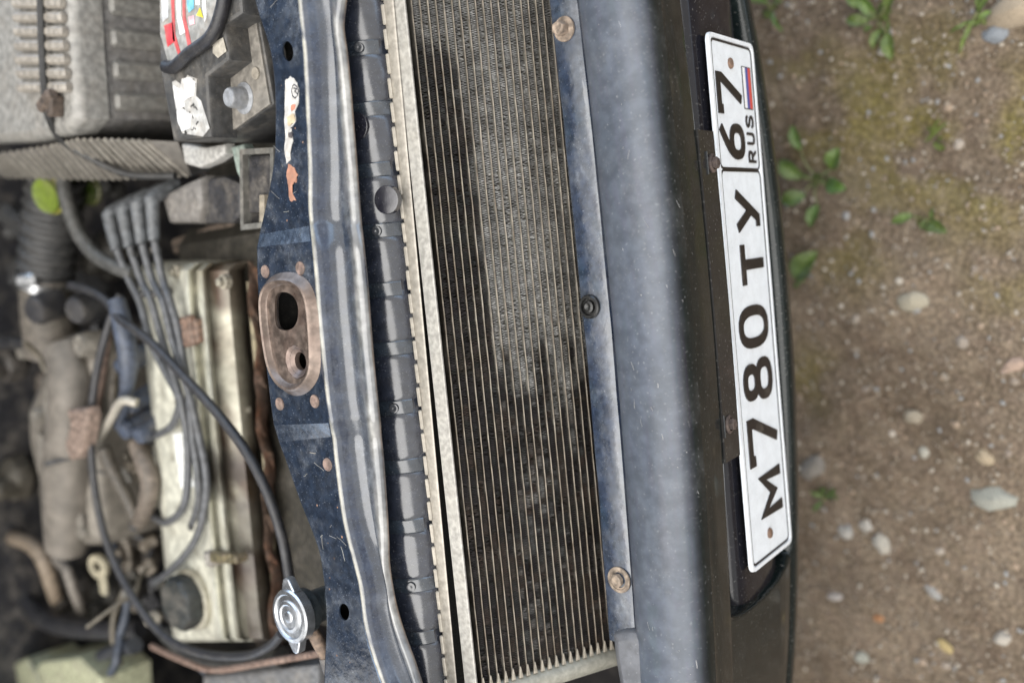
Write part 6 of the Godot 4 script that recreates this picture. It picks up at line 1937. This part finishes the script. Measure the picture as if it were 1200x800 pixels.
	cable("wiring_cable", "thin black cable looping past the oil cap to the radiator neck", "cable", PackedVector3Array([Vector3(-0.7339, 0.72, -0.0047), Vector3(-0.7528, 0.735, 0.042), Vector3(-0.7852, 0.74, 0.0961), Vector3(-0.8142, 0.742, 0.164), Vector3(-0.8264, 0.742, 0.2335), Vector3(-0.8214, 0.742, 0.2933), Vector3(-0.8014, 0.742, 0.3409), Vector3(-0.7629, 0.742, 0.385), Vector3(-0.7148, 0.738, 0.4239), Vector3(-0.6616, 0.735, 0.4376), Vector3(-0.5917, 0.735, 0.4353), Vector3(-0.5125, 0.738, 0.4191), Vector3(-0.4545, 0.745, 0.3949), Vector3(-0.406, 0.76, 0.3667)]), 0.0052, M.rubber, blk)
	cable("coolant_hose", "thick black coolant hose bending round the bottom corner of the bay", "hose", PackedVector3Array([Vector3(-1.3263, 0.66, 0.4496), Vector3(-1.3079, 0.665, 0.4939), Vector3(-1.2416, 0.668, 0.5182), Vector3(-1.1409, 0.668, 0.5173), Vector3(-1.0391, 0.66, 0.5067), Vector3(-0.9552, 0.64, 0.4965)]), [0.016, 0.0155, 0.015, 0.015, 0.015, 0.015], M.rubber, Color(0.03, 0.031, 0.033))
	cable("metal_pipe", "bent tan metal pipe in the far corner of the bay", "pipe", PackedVector3Array([Vector3(-1.4374, 0.67, 0.3985), Vector3(-1.3038, 0.675, 0.3855), Vector3(-1.2181, 0.675, 0.3905), Vector3(-1.1932, 0.67, 0.4176), Vector3(-1.2104, 0.655, 0.4678), Vector3(-1.2541, 0.63, 0.515)]), 0.0125, M.cast, Color(0.33, 0.26, 0.19))
	cable("metal_pipe", "slim grey metal pipe between the tan pipe and the cast intake", "pipe", PackedVector3Array([Vector3(-1.1576, 0.665, 0.4075), Vector3(-1.1184, 0.668, 0.4198), Vector3(-1.1224, 0.66, 0.4563), Vector3(-1.1474, 0.64, 0.5007)]), 0.0085, M.cast, Color(0.26, 0.235, 0.20))
	cable("rusty_rod", "thin rusty rod lying across the bottom of the bay", "rod", PackedVector3Array([Vector3(-0.8091, 0.7, 0.4761), Vector3(-0.7395, 0.7, 0.4808), Vector3(-0.6572, 0.7, 0.4795), Vector3(-0.5313, 0.705, 0.4431), Vector3(-0.4017, 0.71, 0.4044)]), 0.0042, M.rust, Color(0.24, 0.16, 0.125))
	cable("fuel_pipe", "brown-grey pipe slanting beside the valve cover", "pipe", PackedVector3Array([Vector3(-0.8551, 0.71, 0.2), Vector3(-0.8517, 0.7, 0.2401), Vector3(-0.8425, 0.69, 0.2777), Vector3(-0.8415, 0.68, 0.3116)]), 0.0095, M.rubber, Color(0.12, 0.105, 0.085))
	cable("stay_rod", "short light metal stay between intake and injectors", "rod", PackedVector3Array([Vector3(-0.8402, 0.72, 0.1831), Vector3(-0.7894, 0.725, 0.155), Vector3(-0.746, 0.73, 0.1306), Vector3(-0.7263, 0.72, 0.1342)]), 0.006, M.alu, Color(0.42, 0.39, 0.33))
	cable("wiring_harness", "dark blue-grey wiring harness beside the grey leads", "cable", PackedVector3Array([Vector3(-0.7252, 0.73, 0.0024), Vector3(-0.7134, 0.732, 0.038), Vector3(-0.7141, 0.73, 0.0759), Vector3(-0.7479, 0.72, 0.1157), Vector3(-0.8193, 0.7, 0.1721)]), [0.011, 0.0125, 0.013, 0.009, 0.008], M.rubber, Color(0.07, 0.085, 0.12))
	cable("wiring_harness", "black wiring harness beside the throttle in the far edge of the bay", "cable", PackedVector3Array([Vector3(-1.2192, 0.72, 0.0506), Vector3(-1.0892, 0.72, 0.0504), Vector3(-1.0253, 0.71, 0.0555)]), 0.009, M.rubber, blk)
	cable("braided_hose", "worn braided hose with rusty ends beside the valve cover", "hose", PackedVector3Array([Vector3(-0.7788, 0.7, 0.1937), Vector3(-0.7539, 0.705, 0.2198), Vector3(-0.7462, 0.705, 0.242), Vector3(-0.7722, 0.7, 0.2739), Vector3(-0.836, 0.68, 0.3086)]), [0.012, 0.013, 0.013, 0.012, 0.012], M.cast, Color(0.17, 0.14, 0.11))
	cable("brake_pipe", "thin brown pipe running past the cast intake", "pipe", PackedVector3Array([Vector3(-0.7708, 0.72, 0.0322), Vector3(-0.7998, 0.72, 0.0878), Vector3(-0.8555, 0.71, 0.1479), Vector3(-0.9035, 0.7, 0.1934)]), 0.005, M.rust, Color(0.15, 0.10, 0.075))
	cable("short_plug", "black plug with a bright tip beside the oil cap", "connector", PackedVector3Array([Vector3(-0.9679, 0.7, 0.5196), Vector3(-0.9278, 0.7, 0.5056), Vector3(-0.8579, 0.7, 0.4838)]), [0.009, 0.0105, 0.012], M.rubber, Color(0.035, 0.038, 0.045))
	cable("thick_hose", "short black hose in the shade below the oil cap", "hose", PackedVector3Array([Vector3(-0.8389, 0.66, 0.4772), Vector3(-0.7779, 0.66, 0.4956), Vector3(-0.6862, 0.66, 0.4887), Vector3(-0.5632, 0.66, 0.4594)]), 0.013, M.rubber, Color(0.028, 0.028, 0.03))
	var pn := thing("grey_panel", "plain grey metal panel behind the rusty rod", "panel", Vector3(-0.6724, 0.62, 0.5363))
	b = MB.new()
	b.tint = Color(0.14, 0.145, 0.15)
	b.prism(PackedVector2Array([Vector2(-0.7604, 0.5237), Vector2(-0.624, 0.489), Vector2(-0.4906, 0.4539), Vector2(-0.5045, 0.565), Vector2(-0.7769, 0.6349)]), Vector3(0, 0.62, 0), 0.04, 0.006)
	part(pn, "panel_sheet", b.mesh(40.0), M.plastic)


# ---------------------------------------------------------------- weeds
func leaf(parent: Node3D, at: Vector3, turn: float, length: float, width: float, rise: float, c: Color) -> void:
	var b := MB.new()
	var rows := []
	var cols := []
	for i in 9:
		var s := i / 8.0
		var w := width * pow(sin(PI * clampf(s * 0.92 + 0.06, 0, 1)), 0.75) * (1.0 - 0.25 * s)
		var r := PackedVector3Array()
		var cc := PackedColorArray()
		for k in 5:
			var e := (k - 2) / 2.0
			var q := Vector3(s * length, rise * sin(s * 2.2) + absf(e) * w * 0.28 + 0.0012 * sin(s * 17.0 + e * 3.0), e * w * 0.5)
			r.append(at + q.rotated(Vector3.UP, turn))
			cc.append(c * (1.3 if k == 2 else 1.0) * (0.7 + 0.5 * nn(q.x * 160.0, q.z * 160.0, turn)))
		rows.append(r)
		cols.append(cc)
	b.grid(rows, false, cols, at + Vector3(0, -5, 0))
	part(parent, "leaf", b.mesh(60.0), M.leaf)


func weed(called: String, label: String, at: Vector3, leaves: Array, c: Color) -> void:
	var g := ground_height(at.x, at.z)
	var base := Vector3(at.x, g, at.z)
	var t := thing(called, label, "weed", base)
	for q in leaves:      # place of the leaf's foot, turn in degrees, length, width, rise
		var foot := Vector3(q[0].x, g + 0.012, q[0].z)
		if foot.distance_to(base) > 0.012:
			var b := MB.new()
			b.tint = Color(0.16, 0.17, 0.07)
			b.tube(PackedVector3Array([base, base.lerp(foot, 0.5) + Vector3(0, 0.012, 0), foot]), [0.0016, 0.0014, 0.001], 6)
			part(t, "stem", b.mesh(), M.leaf)
		leaf(t, foot, deg_to_rad(q[1]), q[2], q[3], q[4], c.lerp(Color(0.15, 0.155, 0.04), rng.randf() * 0.5) * rng.randf_range(0.6, 0.95))
	for k in leaves.size() + 2:      # small leaves close to the root
		var far_ := rng.randf_range(0.004, 0.016)
		var a := rng.randf() * TAU
		leaf(t, base + Vector3(cos(a) * far_, 0.003, sin(a) * far_), rng.randf() * TAU, rng.randf_range(0.009, 0.018), rng.randf_range(0.005, 0.009), rng.randf_range(0.002, 0.008), c.lerp(Color(0.15, 0.13, 0.05), rng.randf() * 0.6) * rng.randf_range(0.5, 0.9))


func build_weeds() -> void:
	var g1 := Color(0.10, 0.19, 0.035)
	for q in [[PackedVector3Array([Vector3(-0.1628, 0, 0.0579), Vector3(-0.1511, 0, 0.0406), Vector3(-0.1344, 0, 0.0227)]), "dry brown twig lying behind the single broad leaf"], [PackedVector3Array([Vector3(-0.0868, 0, 0.2431), Vector3(-0.0695, 0, 0.238), Vector3(-0.0509, 0, 0.2424)]), "thin straw on the bare dirt near the tan broken stone"], [PackedVector3Array([Vector3(-0.1849, 0, 0.5246), Vector3(-0.1673, 0, 0.5195), Vector3(-0.1451, 0, 0.5188)]), "short pale straw close to the bumper corner"]]:
		var tw := thing("twig", q[1], "twig", q[0][0])
		var b := MB.new()
		b.tint = Color(0.22, 0.165, 0.12)
		for i in 3:
			q[0][i].y = ground_height(q[0][i].x, q[0][i].z) + 0.003
		b.tube(q[0], [0.0018, 0.0016, 0.001], 6, 4)
		part(tw, "stalk", b.mesh(), M.stone)
	weed("plantain", "single broad green leaf close to the bumper beside the letter T of the plate", Vector3(-0.1607, 0, 0.0629), [[Vector3(-0.1635, 0, 0.0664), 40.0, 0.055, 0.036, 0.014]], Color(0.12, 0.22, 0.05))
	weed("plantain", "leafy green weed close to the bumper, beside the letter Y of the plate", Vector3(-0.1222, 0, -0.0673), [[Vector3(-0.0967, 0, -0.078), 60.0, 0.03, 0.026, 0.01], [Vector3(-0.1066, 0, -0.0607), -20.0, 0.034, 0.024, 0.012], [Vector3(-0.1388, 0, -0.048), 190.0, 0.032, 0.024, 0.01], [Vector3(-0.1432, 0, -0.0723), 130.0, 0.036, 0.026, 0.012], [Vector3(-0.1401, 0, -0.1109), 100.0, 0.034, 0.018, 0.008], [Vector3(-0.1212, 0, -0.0318), 250.0, 0.03, 0.02, 0.008]], g1)
	weed("seedling", "two-leaved green seedling in the mossy dirt", Vector3(0.0165, 0, 0.0009), [[Vector3(0.0049, 0, -0.0058), 195.0, 0.028, 0.014, 0.004], [Vector3(0.0261, 0, 0.0041), -38.0, 0.028, 0.017, 0.004]], Color(0.13, 0.22, 0.05))
	weed("plantain", "bright green many-leaved weed at the top of the dirt", Vector3(-0.0221, 0, -0.2629), [[Vector3(-0.0264, 0, -0.266), 120.0, 0.036, 0.018, 0.01], [Vector3(-0.0127, 0, -0.2684), 50.0, 0.034, 0.017, 0.012], [Vector3(-0.0357, 0, -0.2627), 170.0, 0.028, 0.018, 0.008], [Vector3(-0.0124, 0, -0.241), 280.0, 0.036, 0.02, 0.008], [Vector3(-0.0208, 0, -0.2484), 250.0, 0.026, 0.014, 0.01], [Vector3(-0.0368, 0, -0.2794), 140.0, 0.03, 0.015, 0.012], [Vector3(-0.0054, 0, -0.2775), 75.0, 0.028, 0.014, 0.012]], Color(0.16, 0.27, 0.06))
	weed("grass_tuft", "pale green grass tuft near the blue-grey stone", Vector3(0.0992, 0, -0.2374), [[Vector3(0.0994, 0, -0.2394), 40.0, 0.04, 0.008, 0.016], [Vector3(0.0972, 0, -0.2358), 245.0, 0.045, 0.007, 0.01], [Vector3(0.1015, 0, -0.242), 75.0, 0.035, 0.008, 0.016], [Vector3(0.095, 0, -0.2332), 200.0, 0.03, 0.006, 0.008]], Color(0.17, 0.26, 0.06))
	weed("grass_tuft", "small green grass tuft near three clustered stones", Vector3(-0.1421, 0, 0.3802), [[Vector3(-0.1421, 0, 0.3802), 30.0, 0.022, 0.009, 0.01], [Vector3(-0.1445, 0, 0.3779), 160.0, 0.02, 0.009, 0.008], [Vector3(-0.1477, 0, 0.3857), 230.0, 0.02, 0.008, 0.008]], g1)
	weed("grass_tuft", "single grass blade lying on the moss", Vector3(0.0285, 0, -0.0996), [[Vector3(0.0262, 0, -0.0967), 35.0, 0.036, 0.006, 0.006], [Vector3(0.0309, 0, -0.1025), 50.0, 0.026, 0.005, 0.008]], Color(0.18, 0.25, 0.05))
	weed("grass_tuft", "green grass blades by the bumper at the top of the dirt", Vector3(-0.1708, 0, -0.313), [[Vector3(-0.1744, 0, -0.3162), 120.0, 0.03, 0.008, 0.014], [Vector3(-0.1714, 0, -0.3061), -60.0, 0.04, 0.008, 0.012], [Vector3(-0.1806, 0, -0.32), 150.0, 0.03, 0.009, 0.012]], g1)
